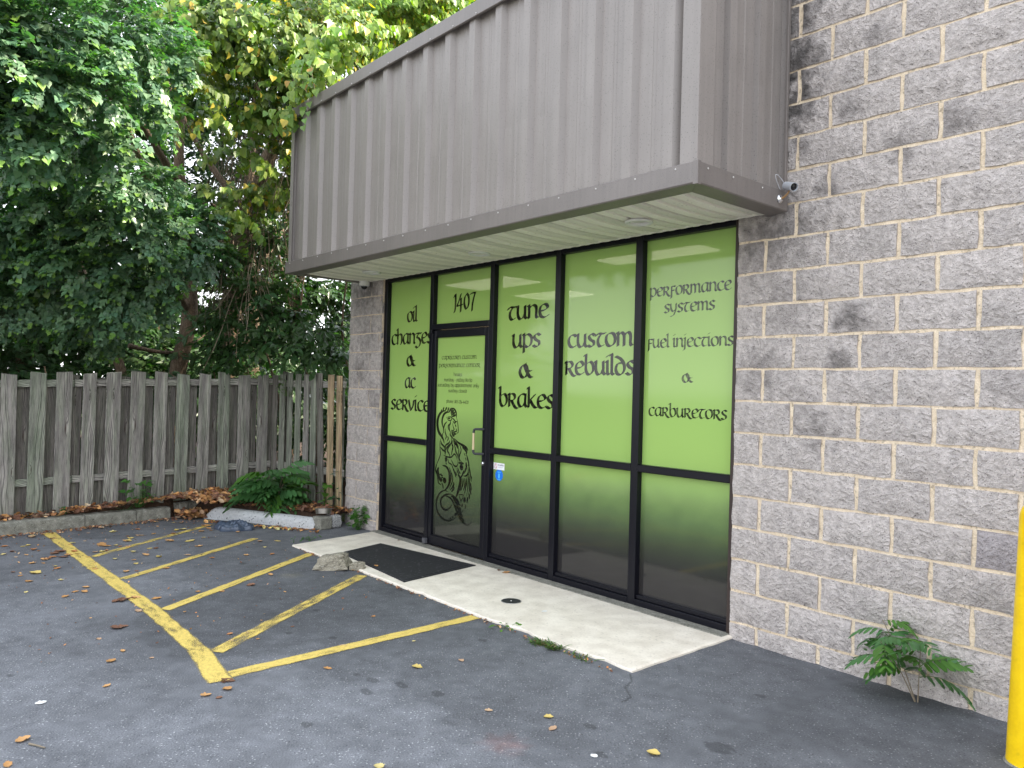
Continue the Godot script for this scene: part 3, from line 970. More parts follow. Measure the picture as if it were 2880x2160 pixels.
	for k in 4:
		var x0: float = bays[k][0] - 0.004
		var x1: float = bays[k][1] + 0.004
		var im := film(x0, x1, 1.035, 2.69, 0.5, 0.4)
		for q in lines[k]:
			write(im, Vector2(x0, 1.035), q[0], q[1], q[2], q[3], q[4], ink)
		var up := part("window", boxm(Vector3(x0, 1.035, zg - 0.006), Vector3(x1, 2.69, zg), 0.0), film_mat(im), shop)
		up.set_meta("label", ["window lettered oil changes & ac service", "window lettered tune ups & brakes", "window lettered custom rebuilds", "window lettered performance systems, fuel injections & carburetors"][k])
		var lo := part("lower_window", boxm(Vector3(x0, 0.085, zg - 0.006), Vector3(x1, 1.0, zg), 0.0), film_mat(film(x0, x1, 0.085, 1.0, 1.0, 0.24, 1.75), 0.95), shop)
		if k == 1:
			var nim := Image.create(150, 62, false, Image.FORMAT_RGB8)
			nim.fill(Color(0.93, 0.93, 0.94))
			for a in 200:
				var d := TAU * a / 200.0
				nim.fill_rect(Rect2i(int(31 + cos(d) * 17), int(30 + sin(d) * 22), 3, 3), Color(0.75, 0.3, 0.35))
			for a in 40:
				nim.fill_rect(Rect2i(20 + a * 22 / 40, 14 + a * 32 / 40, 3, 3), Color(0.75, 0.3, 0.35))
			write(nim, Vector2(0, 0), "no smoking", 60.0 / RES, 140.0 / RES, 36.0 / RES, 12.0 / RES, Color(0.35, 0.35, 0.45))
			nim.fill_rect(Rect2i(62, 34, 70, 3), Color(0.7, 0.7, 0.75)); nim.fill_rect(Rect2i(66, 41, 60, 3), Color(0.72, 0.72, 0.78))
			var nm := mat(Color.WHITE, 0.5, "notice_print")
			nm.albedo_texture = ImageTexture.create_from_image(nim)
			part("notice_sticker", boxm(Vector3(1.515, 0.848, zg + 0.0005), Vector3(1.664, 0.908, zg + 0.0018), 0.0), nm, lo)
			var bl := MB.new()
			bl.lathe([Vector2(0.0, 0.001), Vector2(0.051, 0.001), Vector2(0.051, 0.0), Vector2(0.0, 0.0)], 28, Transform3D(Basis(Vector3.RIGHT, PI / 2), Vector3(1.594, 0.80, zg + 0.0006)))
			var bs := part("round_sticker", bl.mesh(), mat(Color(0.05, 0.46, 0.88), 0.4, "blue_print"), lo)
			var bw := MB.new()
			bw.box(Vector3(1.584, 0.772, zg + 0.0019), Vector3(1.604, 0.815, zg + 0.0024), 0.0)
			bw.box(Vector3(1.572, 0.823, zg + 0.0019), Vector3(1.616, 0.830, zg + 0.0024), 0.0)
			bw.box(Vector3(1.576, 0.758, zg + 0.0019), Vector3(1.612, 0.764, zg + 0.0024), 0.0)
			part("sticker_print", bw.mesh(), mat(Color(0.35, 0.75, 0.97), 0.4, "pale_blue_print"), lo)
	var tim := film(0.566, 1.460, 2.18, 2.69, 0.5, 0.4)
	write(tim, Vector2(0.566, 2.18), "1407", 0.845, 1.182, 2.318, 0.112, ink)
	part("transom_window", boxm(Vector3(0.566, 2.18, zg - 0.006), Vector3(1.460, 2.69, zg), 0.0), film_mat(tim), shop).set_meta("label", "transom window with the number 1407")
	# --- door
	var dm := MB.new()
	dm.box(Vector3(0.576, 0.030, -0.075), Vector3(0.626, 2.128, F0 - 0.004), 0.004)
	dm.box(Vector3(1.394, 0.030, -0.075), Vector3(1.450, 2.128, F0 - 0.004), 0.004)
	dm.box(Vector3(0.6265, 2.056, -0.075), Vector3(1.3935, 2.128, F0 - 0.005), 0.004)
	dm.box(Vector3(0.6265, 0.030, -0.075), Vector3(1.3935, 0.124, F0 - 0.005), 0.004)
	var door := part("door", dm.mesh(), M.frame, shop)
	door.set_meta("label", "black framed glass door with a printed goat emblem and shop hours")
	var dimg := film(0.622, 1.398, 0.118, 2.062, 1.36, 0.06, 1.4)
	var org := Vector2(0.622, 0.118)
	for q in [["capricorn custom", 0.694, 1.245, 1.842, 0.031], ["performance center", 0.650, 1.300, 1.766, 0.031], ["hours:", 0.897, 1.036, 1.680, 0.023], ["monday - friday 8a-5p", 0.742, 1.190, 1.628, 0.023], ["saturday by appointment only", 0.640, 1.292, 1.577, 0.023], ["sunday closed", 0.817, 1.112, 1.524, 0.022], ["phone: 803-216-4420", 0.791, 1.142, 1.421, 0.022]]:
		write(dimg, org, q[0], q[1], q[2], q[3], q[4], ink)
	for st in EMBLEM:
		brush(dimg, org, st, ink)
	part("door_glass", boxm(Vector3(0.622, 0.118, -0.060), Vector3(1.398, 2.062, -0.054), 0.0), film_mat(dimg), door)
	var hb := MB.new()
	hb.tube(PackedVector3Array([Vector3(1.425, 1.2, -0.024), Vector3(1.40, 1.2, 0.012), Vector3(1.375, 1.2, 0.034), Vector3(1.362, 1.194, 0.042), Vector3(1.358, 1.18, 0.045), Vector3(1.358, 1.165, 0.045)]), PackedFloat32Array([0.012, 0.0115, 0.0115, 0.0115, 0.0115, 0.0115]), 10)
	hb.tube(PackedVector3Array([Vector3(1.425, 0.977, -0.024), Vector3(1.40, 0.977, 0.012), Vector3(1.375, 0.977, 0.034), Vector3(1.362, 0.983, 0.042), Vector3(1.358, 0.997, 0.045), Vector3(1.358, 1.012, 0.045)]), PackedFloat32Array([0.012, 0.0115, 0.0115, 0.0115, 0.0115, 0.0115]), 10)
	part("handle", hb.mesh(), mat(lin(0.03, 0.032, 0.038), 0.4, "black_handle"), door)
	var hg := MB.new()
	hg.tube(PackedVector3Array([Vector3(1.358, 1.164, 0.045), Vector3(1.358, 1.013, 0.045)]), PackedFloat32Array([0.0105, 0.0105]), 12)
	part("handle_grip", hg.mesh(), M.ivory, door)
	var lk := MB.new()
	lk.lathe([Vector2(0.0, 0.016), Vector2(0.010, 0.016), Vector2(0.017, 0.010), Vector2(0.020, 0.0)], 20, Transform3D(Basis(Vector3.RIGHT, PI / 2), Vector3(1.418, 0.891, F0 - 0.004)))
	part("lock_cylinder", lk.mesh(), M.chrome, door)
	part("pivot_hinge", boxm(Vector3(0.545, 0.03, F0 + 0.001), Vector3(0.588, 0.085, 0.02), 0.004), mat(lin(0.09, 0.09, 0.1), 0.4, "worn_hinge"), door)
	part("pivot_hinge", boxm(Vector3(0.55, 2.10, F0 + 0.001), Vector3(0.592, 2.132, 0.008), 0.004), M.frame, door)
	build_canopy(shop)

func build_canopy(shop: Node3D) -> void:
	var X0 := -0.69
	var X1 := 4.362
	var D := 0.925
	var can := part("canopy", boxm(Vector3(X0 + 0.05, 2.86, 0.001), Vector3(X1 - 0.05, 4.33, D - 0.05), 0.0), M.trim, shop)
	can.set_meta("label", "brown ribbed metal canopy over the storefront")
	# ribbed sheets: three ribs wide, lapped; profile across x, raised towards +z
	var rib := [Vector2(0.0, 0.0), Vector2(0.008, 0.036), Vector2(0.076, 0.036), Vector2(0.104, 0.0), Vector2(0.200, 0.0), Vector2(0.208, 0.003), Vector2(0.226, 0.003), Vector2(0.234, 0.0), Vector2(0.3048, 0.0)]
	var sheet := func(a: float, b: float, first: float, xf: Transform3D, y0: float, y1: float, dz: float) -> ArrayMesh:
		var pr := PackedVector2Array()
		var x := first
		while x < b:
			for q in rib:
				var u: float = x + q.x
				if u >= a and u <= b and (pr.is_empty() or u > pr[pr.size() - 1].x + 0.001):
					pr.append(Vector2(u, q.y + dz))
			x += 0.3048
		if pr[0].x > a + 0.002:
			pr.insert(0, Vector2(a, dz))
		if pr[pr.size() - 1].x < b - 0.002:
			pr.append(Vector2(b, pr[pr.size() - 1].y))
		var m := MB.new()
		for i in pr.size() - 1:
			m.quad(xf * Vector3(pr[i].x, y0, pr[i].y), xf * Vector3(pr[i + 1].x, y0, pr[i + 1].y), xf * Vector3(pr[i + 1].x, y1, pr[i + 1].y), xf * Vector3(pr[i].x, y1, pr[i].y))
		return m.mesh()
	var first := 0.156 - 0.3048 * 3
	var k := 0
	var a := X0
	while a < X1 - 0.01:
		var b := minf(first + 0.9144 * (k + 1), X1)
		if b > a + 0.02:
			part("panel", sheet.call(a, b, first, Transform3D(Basis(), Vector3(0, 0, D - 0.036 + 0.0015 * (k % 2))), 2.80, 4.33, 0.0), M.sheet, can)
			a = b
		k += 1
	part("panel", sheet.call(0.005, D, -0.03, Transform3D(Basis(Vector3.UP, PI / 2), Vector3(X1 - 0.036, 0, D)), 2.80, 4.33, 0.0), M.sheet, can)
	part("panel", sheet.call(0.005, D, -0.03, Transform3D(Basis(Vector3.UP, -PI / 2), Vector3(X0 + 0.036, 0, 0)), 2.80, 4.33, 0.0), M.sheet, can)
	var corner := MB.new()
	corner.box(Vector3(X1 - 0.11, 2.805, D + 0.001), Vector3(X1 + 0.006, 4.33, D + 0.005), 0.001)
	corner.box(Vector3(X1 + 0.001, 2.805, D - 0.14), Vector3(X1 + 0.005, 4.33, D + 0.0005), 0.001)
	part("corner_trim", corner.mesh(), M.sheet, can)
	var cl := MB.new()
	cl.box(Vector3(X0 - 0.006, 2.805, D + 0.001), Vector3(X0 + 0.06, 4.33, D + 0.005), 0.001)
	part("corner_trim", cl.mesh(), M.sheet, can)
	var wt := MB.new()
	wt.box(Vector3(X1 + 0.0055, 2.80, 0.03), Vector3(X1 + 0.02, 4.33, 0.055), 0.002)
	part("wall_trim", wt.mesh(), M.trim, can)
	# lower trim: face, sloped ledge and return under the soffit edge, on front and both ends
	var prof := [Vector2(-0.03, 2.838), Vector2(0.024, 2.815), Vector2(0.026, 2.704), Vector2(0.020, 2.697), Vector2(-0.094, 2.688), Vector2(-0.096, 2.70), Vector2(0.012, 2.712)]
	var run := func(p: Vector3, q: Vector3, out: Vector3, ma: float, mb: float) -> ArrayMesh:
		var m := MB.new()
		var al := (q - p).normalized()
		for i in prof.size() - 1:
			var u: Vector2 = prof[i]
			var v: Vector2 = prof[i + 1]
			var pu := p + out * u.x - al * u.x * ma
			var pv := p + out * v.x - al * v.x * ma
			var qu := q + out * u.x + al * u.x * mb
			var qv := q + out * v.x + al * v.x * mb
			var mid := (u + v) / 2.0 - Vector2(-0.02, 2.765)
			if i >= 4:
				mid = Vector2(0, 1)
			m.edge(pv + Vector3(0, v.y, 0), qv + Vector3(0, v.y, 0), qu + Vector3(0, u.y, 0), pu + Vector3(0, u.y, 0), out * mid.x + Vector3(0, mid.y, 0))
		return m.mesh()
	part("lower_trim", run.call(Vector3(X0, 0, D), Vector3(1.15, 0, D), Vector3(0, 0, 1), 1.0, 0.0), M.trim, can)
	part("lower_trim", run.call(Vector3(1.148, 0, D + 0.002), Vector3(X1, 0, D + 0.002), Vector3(0, 0, 1), 0.0, 1.0), M.trim, can)
	part("lower_trim", run.call(Vector3(X1, 0, D), Vector3(X1, 0, 0.03), Vector3(1, 0, 0), 1.0, 0.0), M.trim, can)
	part("lower_trim", run.call(Vector3(X0, 0, 0.03), Vector3(X0, 0, D), Vector3(-1, 0, 0), 0.0, 1.0), M.trim, can)
	part("lower_trim", boxm(Vector3(X1 - 0.004, 2.69, D - 0.004), Vector3(X1 + 0.029, 2.822, D + 0.029), 0.003), M.trim, can)
	# cap along the top
	var cap := MB.new()
	cap.box(Vector3(X0 - 0.03, 4.285, D + 0.006), Vector3(X1 + 0.03, 4.395, D + 0.03), 0.004)
	cap.box(Vector3(X0 - 0.03, 4.385, 0.02), Vector3(X1 + 0.03, 4.40, D + 0.0055), 0.003)
	cap.box(Vector3(X1 + 0.007, 4.285, 0.02), Vector3(X1 + 0.03, 4.384, D + 0.005), 0.003)
	cap.box(Vector3(X0 - 0.03, 4.285, 0.02), Vector3(X0 - 0.007, 4.384, D + 0.005), 0.003)
	part("cap", cap.mesh(), M.trim, can)
	# screws
	var sm := MB.new()
	sm.lathe([Vector2(0.0, 0.006), Vector2(0.003, 0.0055), Vector2(0.004, 0.003), Vector2(0.0055, 0.002), Vector2(0.0055, 0.0)], 8)
	var scm := sm.mesh()
	for i in 17:
		var sx := -0.62 + i * 0.3048 + rr(-0.02, 0.02)
		part("screw", scm, M.screw, can).transform = Transform3D(Basis(Vector3.RIGHT, PI / 2), Vector3(minf(sx, X1 - 0.03), 2.795, D + 0.026))
		part("screw", scm, M.screw, can).transform = Transform3D(Basis(Vector3.RIGHT, PI / 2), Vector3(minf(sx, X1 - 0.03), 4.30, D + 0.031))
	for z in [0.86, 0.62, 0.32]:
		part("screw", scm, M.screw, can).transform = Transform3D(Basis(Vector3.FORWARD, PI / 2), Vector3(X1 + 0.027, 2.79, z))
	# soffit boards run front to back and sag a little between their edges
	var sag := noise(55, 0.9, 2)
	var bw := 0.1016
	var nb := int((X1 - X0 - 0.19) / bw)
	for i in nb + 1:
		var xa := X0 + 0.095 + i * bw
		var xb := minf(xa + bw, X1 - 0.094)
		if xb - xa < 0.02:
			break
		var m := MB.new()
		var wdt := xb - xa
		var pr := [Vector2(0.0, 0.024), Vector2(0.003, 0.003), Vector2(0.012, -0.003), Vector2(0.05, -0.004), Vector2(wdt - 0.026, 0.0), Vector2(wdt - 0.016, 0.024), Vector2(wdt, 0.024)]
		if wdt < 0.06:
			pr = [Vector2(0, 0.004), Vector2(wdt, 0.004)]
		var yat := func(x: float, z: float) -> float:
			var s := sin(PI * clampf((z - 0.02) / 0.8, 0.0, 1.0))
			return 2.710 - s * (0.007 + 0.010 * (0.5 + sag.get_noise_2d(x, 0.0)))
		for j in 6:
			var z0 := 0.015 + j * (0.83 - 0.015) / 6.0
			var z1 := 0.015 + (j + 1) * (0.83 - 0.015) / 6.0
			for q in pr.size() - 1:
				var u: Vector2 = pr[q]
				var v: Vector2 = pr[q + 1]
				m.quad(Vector3(xa + u.x, yat.call(xa + u.x, z0) + u.y, z0), Vector3(xa + v.x, yat.call(xa + v.x, z0) + v.y, z0), Vector3(xa + v.x, yat.call(xa + v.x, z1) + v.y, z1), Vector3(xa + u.x, yat.call(xa + u.x, z1) + u.y, z1))
		part("soffit_board", m.mesh(), M.soffits[[0, 1, 0, 2][i % 4]], can)
	part("soffit_trim", boxm(Vector3(X0 + 0.1, 2.704, 0.032), Vector3(X1 - 0.1, 2.722, 0.046), 0.002), M.soffit, can)
	for q in [[3.56, 0.44], [1.82, 0.40], [0.155, 0.44]]:
		var lm := MB.new()
		lm.lathe([Vector2(0.062, 0.03), Vector2(0.066, 0.0), Vector2(0.080, -0.008), Vector2(0.092, -0.004), Vector2(0.094, 0.006)], 32, Transform3D(Basis(), Vector3(q[0], 2.686, q[1])))
		var sl := part("soffit_light", lm.mesh(), M.white, can)
		var gm := MB.new()
		gm.lathe([Vector2(0.0, 0.004), Vector2(0.04, 0.006), Vector2(0.063, 0.014)], 28, Transform3D(Basis(), Vector3(q[0], 2.686, q[1])))
		part("lens", gm.mesh(), mat(lin(0.6, 0.58, 0.53), 0.3, "frosted_lens"), sl)

# ---------------------------------------------------------------- ground
func sheet_mesh(poly: PackedVector2Array, y: float) -> ArrayMesh:
	# flat polygon on the ground with uv in metres (both layers)
	var ix := Geometry2D.triangulate_polygon(poly)
	var v := PackedVector3Array()
	var n := PackedVector3Array()
	var t := PackedVector2Array()
	for p in poly:
		v.append(Vector3(p.x, y, p.y)); n.append(Vector3.UP); t.append(p)
	for i in range(0, ix.size(), 3):
		var a := v[ix[i]]
		if (v[ix[i + 1]] - a).cross(v[ix[i + 2]] - a).y > 0:
			var sw := ix[i + 1]
			ix[i + 1] = ix[i + 2]
			ix[i + 2] = sw
	var arr := []
	arr.resize(Mesh.ARRAY_MAX)
	arr[Mesh.ARRAY_VERTEX] = v
	arr[Mesh.ARRAY_NORMAL] = n
	arr[Mesh.ARRAY_TEX_UV] = t
	arr[Mesh.ARRAY_TEX_UV2] = t
	arr[Mesh.ARRAY_INDEX] = ix
	var m := ArrayMesh.new()
	m.add_surface_from_arrays(Mesh.PRIMITIVE_TRIANGLES, arr)
	return m

func strip_h(x: float, z: float) -> float:
	return 0.105 + clampf((3.1 - z) * 0.062, 0.0, 0.13) * clampf((-0.95 - x) / 1.0, 0.0, 1.0)

func stripe(lot: Node, a: Vector2, b: Vector2, w: float, kind: int) -> void:
	# ragged painted bar lying 4 mm above the asphalt
	var d := (b - a).normalized()
	var s := Vector2(-d.y, d.x) * w * 0.5
	var L := (b - a).length()
	var nseg := maxi(4, int(L / 0.08))
	var m := MB.new()
	var prev := []
	for i in nseg + 1:
		var f := float(i) / nseg
		var c := a + d * L * f
		var l := c + s * (1.0 + rr(-0.06, 0.06))
		var r := c - s * (1.0 + rr(-0.06, 0.06))
		var cur := [Vector3(l.x, 0.004, l.y), Vector3(r.x, 0.004, r.y), f * L / 1.9]
		if i > 0:
			m.edge(prev[0], prev[1], cur[1], cur[0], Vector3.UP)
			# uv by hand: along the bar, across it
			var k := m.t.size() - 6
			for q in 6:
				var p := m.v[k + q]
				var al := (Vector2(p.x, p.z) - a).dot(d)
				var ac := (Vector2(p.x, p.z) - a).dot(s.normalized()) / w + 0.5
				m.t[k + q] = Vector2(al / 1.9, clampf(ac, 0.02, 0.98))
		prev = cur
	part("stripe", m.mesh(), M.paints[kind], lot)

func build_ground() -> void:
	var far := part("terrain", sheet_mesh(PackedVector2Array([Vector2(-60, -60), Vector2(60, -60), Vector2(60, 60), Vector2(-60, 60)]), -0.15), M.grass, self)
	tag(far, "", "", "", "structure")
	var lot := part("parking_lot", sheet_mesh(PackedVector2Array([Vector2(-2.45, -0.02), Vector2(22, -0.02), Vector2(22, 26), Vector2(-2.45, 26)]), 0.0), M.asphalt, self)
	tag(lot, "dark patched asphalt lot with worn yellow hatching", "", "", "structure")
	stripe(lot, Vector2(-2.03, 2.775), Vector2(1.25, 2.745), 0.125, 0)
	stripe(lot, Vector2(1.25, 2.745), Vector2(2.30, 2.775), 0.125, 1)
	stripe(lot, Vector2(2.30, 2.775), Vector2(2.86, 2.850), 0.13, 2)
	stripe(lot, Vector2(-0.64, 2.68), Vector2(-1.66, 1.29), 0.085, 3)
	stripe(lot, Vector2(0.33, 2.68), Vector2(-0.67, 1.20), 0.085, 1)
	stripe(lot, Vector2(1.37, 2.68), Vector2(0.285, 1.07), 0.095, 0)
	stripe(lot, Vector2(2.40, 2.71), Vector2(1.27, 1.10), 0.115, 3)
	stripe(lot, Vector2(2.79, 2.78), Vector2(2.73, 1.06), 0.105, 2)
	# planting strip between kerb and trees
	var st := MB.new()
	var hn := noise(71, 1.3, 3)
	st.grid(26, 110, func(u: float, v: float) -> Vector3:
		var z := lerpf(14.0, -8.0, v)
		var x := lerpf(-2.1 - clampf((3.6 - z) * 0.124, 0.0, 0.42), -12.0, pow(u, 1.6))
		return Vector3(x, -0.04 if u < 0.01 else strip_h(x, z) + hn.get_noise_2d(x, z) * 0.02 + u * 0.1, z), true, true)
	tag(part("planting_strip", st.mesh(), M.soil, self), "", "", "", "structure")
	var st2 := MB.new()
	st2.grid(14, 8, func(u: float, v: float) -> Vector3:
		# wedge of soil behind the loose white kerb, up to the short fence run
		var a := Vector2(-2.32, 1.36).lerp(Vector2(-0.86, 0.36), u)
		var b := Vector2(-2.6, -0.4).lerp(Vector2(-1.0, -0.4), u)
		var p := a.lerp(b, v)
		return Vector3(p.x, -0.02 if v < 0.01 else 0.075 + strip_h(p.x, p.y) * 0.5 + hn.get_noise_2d(p.x, p.y) * 0.02, p.y), true, false)
	tag(part("soil_wedge", st2.mesh(), M.soil, self), "", "", "", "structure")
	# concrete landing in front of the shop
	var pd := MB.new()
	var poly := [Vector2(-0.335, 0.0), Vector2(-0.30, 0.1), Vector2(-0.13, 1.06), Vector2(0.6, 1.055), Vector2(1.6, 1.05), Vector2(2.7, 1.045), Vector2(4.07, 1.0), Vector2(4.06, 0.0)]
	var edge_line := []
	for i in poly.size() - 1:
		edge_line.append(poly[i])
		var cnt := int((poly[i + 1] - poly[i]).length() / 0.07)
		if i >= 1 and i < 7:
			for k in range(1, cnt):
				edge_line.append(poly[i].lerp(poly[i + 1], float(k) / cnt) + Vector2(rr(-0.004, 0.004), rr(-0.007, 0.006) - (0.016 if rng.randf() < 0.06 else 0.0)))
	edge_line.append(poly[poly.size() - 1])
	poly = edge_line
	for i in poly.size():
		var a: Vector2 = poly[i]
		var b: Vector2 = poly[(i + 1) % poly.size()]
		var o := Vector3((a + b).x / 2 - 1.9, 0, (a + b).y / 2 - 0.5)
		var ai := a + (Vector2(1.9, 0.5) - a).normalized() * 0.015
		var bi := b + (Vector2(1.9, 0.5) - b).normalized() * 0.015
		pd.edge(Vector3(a.x, -0.02, a.y), Vector3(b.x, -0.02, b.y), Vector3(b.x, 0.010, b.y), Vector3(a.x, 0.010, a.y), o)
		pd.edge(Vector3(a.x, 0.010, a.y), Vector3(b.x, 0.010, b.y), Vector3(bi.x, 0.018, bi.y), Vector3(ai.x, 0.018, ai.y), o + Vector3.UP)
		pd.edge3(Vector3(1.9, 0.018, 0.5), Vector3(ai.x, 0.018, ai.y), Vector3(bi.x, 0.018, bi.y), Vector3.UP)
	var pad := part("concrete_landing", pd.mesh(), M.pad, self)
	tag(pad, "", "", "", "structure")
	part("door_sill_strip", boxm(Vector3(-0.335, -0.01, -0.13), Vector3(4.03, 0.0225, 0.085), 0.004), M.kerb, pad)

func build_kerb() -> void:
	var kb := Node3D.new()
	kb.name = "kerb"
	add_child(kb)
	tag(kb, "grey concrete kerb along the board fence", "", "", "structure")
	# cast lengths with a rounded front edge; front line runs from (-2.02, 6.5) to (-2.27, 1.45)
	var seg := func(a: Vector2, b: Vector2, h0: float, h1: float) -> ArrayMesh:
		var m := MB.new()
		var d := (b - a).normalized()
		var n := Vector2(d.y, -d.x)
		if n.x > 0:
			n = -n
		var pr := [Vector2(0.0, -0.05), Vector2(0.004, 0.09), Vector2(0.012, 0.118), Vector2(0.03, 0.13), Vector2(0.15, 0.132), Vector2(0.152, -0.05)]
		var k := 10
		for i in k:
			var f0 := float(i) / k
			var f1 := float(i + 1) / k
			for q in pr.size() - 1:
				var P := func(f: float, u: Vector2) -> Vector3:
					var c := a.lerp(b, f) + n * (u.x + 0.004 * sin(f * 17.0 + u.y * 40.0))
					return Vector3(c.x, u.y + lerpf(h0, h1, f) + 0.003 * sin(f * 23.0 + u.x * 50.0), c.y)
				var mid: Vector2 = (pr[q] + pr[q + 1]) / 2 - Vector2(0.075, 0.04)
				m.edge(P.call(f0, pr[q]), P.call(f1, pr[q]), P.call(f1, pr[q + 1]), P.call(f0, pr[q + 1]), Vector3(n.x * mid.x, mid.y, n.y * mid.x))
		for e in [0.0, 1.0]:
			var c2 := a.lerp(b, e)
			var out := Vector3(d.x, 0, d.y) * (-1.0 if e == 0.0 else 1.0)
			var hh := h0 if e == 0.0 else h1
			for q in range(1, pr.size() - 1):
				var P2 := func(u: Vector2) -> Vector3: return Vector3(c2.x + n.x * u.x, u.y + hh, c2.y + n.y * u.x)
				m.edge3(P2.call(pr[0]), P2.call(pr[q]), P2.call(pr[q + 1]), out)
		return m.mesh()
	var line := [Vector2(-1.90, 7.6), Vector2(-1.97, 5.6), Vector2(-2.02, 3.62), Vector2(-2.135, 2.42), Vector2(-2.215, 1.90), Vector2(-2.275, 1.52)]
	for i in line.size() - 1:
		part("kerb_length", seg.call(line[i], line[i + 1] + (line[i] - line[i + 1]).normalized() * 0.006, 0.0, 0.0), M.kerb, kb)
	part("kerb_length", seg.call(Vector2(-2.33, 1.44), Vector2(-2.36, 1.30), 0.03, 0.035), M.kerb, kb)
	part("kerb_length", seg.call(Vector2(-2.365, 1.292), Vector2(-2.40, 1.10), 0.035, 0.04), M.kerb, kb)
	# loose whitewashed kerb stone lying askew
	var ws := MB.new()
	var A := Vector2(-2.10, 1.24)
	var B := Vector2(-0.80, 0.515)
	var d := (B - A).normalized()
	var n := Vector2(d.y, -d.x)
	if n.y > 0:
		n = -n
	var jn := noise(33, 2.5, 3)
	ws.grid(36, 14, func(u: float, v: float) -> Vector3:
		var an := PI * v
		var e := minf(1.0, minf(u / 0.10 + 0.05, (1.0 - u) / 0.02 + 0.3))
		var rw := 0.085 * (0.75 + 0.25 * e)
		var hgt := 0.155 * pow(e, 0.5) * (1.0 - 0.12 * u)
		var cx := 0.09 - cos(an) * rw
		var hy := pow(sin(an), 0.55) * hgt - 0.02
		var c := A.lerp(B, u) + n * (cx + 0.03 * sin(u * PI)) 
		var w := jn.get_noise_3d(c.x, hy * 3.0, c.y) * 0.008
		return Vector3(c.x - n.x * w, hy + w, c.y - n.y * w), true, false)
	tag(part("loose_kerb_stone", ws.mesh(), M.whitekerb, self), "pale whitewashed kerb stone lying askew before the leafy seedling", "kerb stone")
	# broken end lump with its aggregate showing
	var lump := thing("broken_kerb_block", Vector3(-0.74, 0.0, 0.33), "broken concrete kerb block with rough speckled end under the bowl", "block")
	var dir := Vector3(0.10, 0.02, -0.995).normalized()
	lump.rotation = Vector3(0.0, 0.12, 0.0)
	part("cast_half", boxm(Vector3(-0.17, 0.0, -0.02), Vector3(0.0, 0.135, 0.135), 0.012), M.kerb, lump)
	var bm := MB.new()
	bm.grid(10, 10, func(u: float, v: float) -> Vector3:
		var th := TAU * u
		var ph := PI * (v - 0.5)
		var sgn := Vector3(cos(th) * cos(ph), sin(ph), sin(th) * cos(ph))
		var k := 1.0 / pow(pow(absf(sgn.x), 5.0) + pow(absf(sgn.y), 5.0) + pow(absf(sgn.z), 5.0), 0.2)
		var p := sgn * k * Vector3(0.083, 0.07, 0.07)
		return p * (1.0 + jn.get_noise_3dv(p * 12.0) * 0.12) + Vector3(-0.086, 0.07, -0.091), false, true)
	part("broken_half", bm.mesh(), M.aggregate, lump)
	# dented steel bowl tipped on the lump
	var bowl := thing("steel_bowl", Vector3(-0.86, 0.150, 0.36), "tarnished steel pet bowl tipped on the broken kerb block", "bowl")
	bowl.rotation = Vector3(-0.10, 0.0, 0.16)
	var bo := MB.new()
	bo.lathe([Vector2(0.0, 0.006), Vector2(0.070, 0.004), Vector2(0.078, 0.0), Vector2(0.083, 0.004), Vector2(0.092, 0.055), Vector2(0.102, 0.058), Vector2(0.103, 0.062), Vector2(0.096, 0.063), Vector2(0.088, 0.058), Vector2(0.078, 0.012), Vector2(0.0, 0.012)], 32)
	part("bowl_shell", bo.mesh(), M.steel, bowl)

# ---------------------------------------------------------------- fence
func board_mesh(w: float, h: float, t: float, sd: int, flip: bool) -> ArrayMesh:
	var m := MB.new()
	var r := RandomNumberGenerator.new()
	r.seed = sd * 31 + 7
	m.box(Vector3(-w / 2, 0, -t / 2), Vector3(w / 2, h, t / 2), 0.003)
	for i in m.v.size():
		var p := m.v[i]
		# slight cup, a worn uneven top and edges that are not quite straight
		p.y += (0.008 * sin(p.x * 60.0 + sd) + r.randf_range(-0.002, 0.002)) if p.y > h * 0.9 else 0.0
		p.z += 0.006 * sin(p.y * 2.1 + sd * 1.7)
		p.x += 0.004 * sin(p.y * 3.0 + sd)
		m.v[i] = p
		if absf(m.n[i].z) > 0.9:
			m.t[i] = Vector2((p.x / 0.15 + 0.5) if not flip else (0.5 - p.x / 0.15), 1.0 - p.y / 1.7)
		else:
			m.t[i] = Vector2(0.5 + p.z * 4.0, 1.0 - p.y / 1.7)
	return m.mesh()

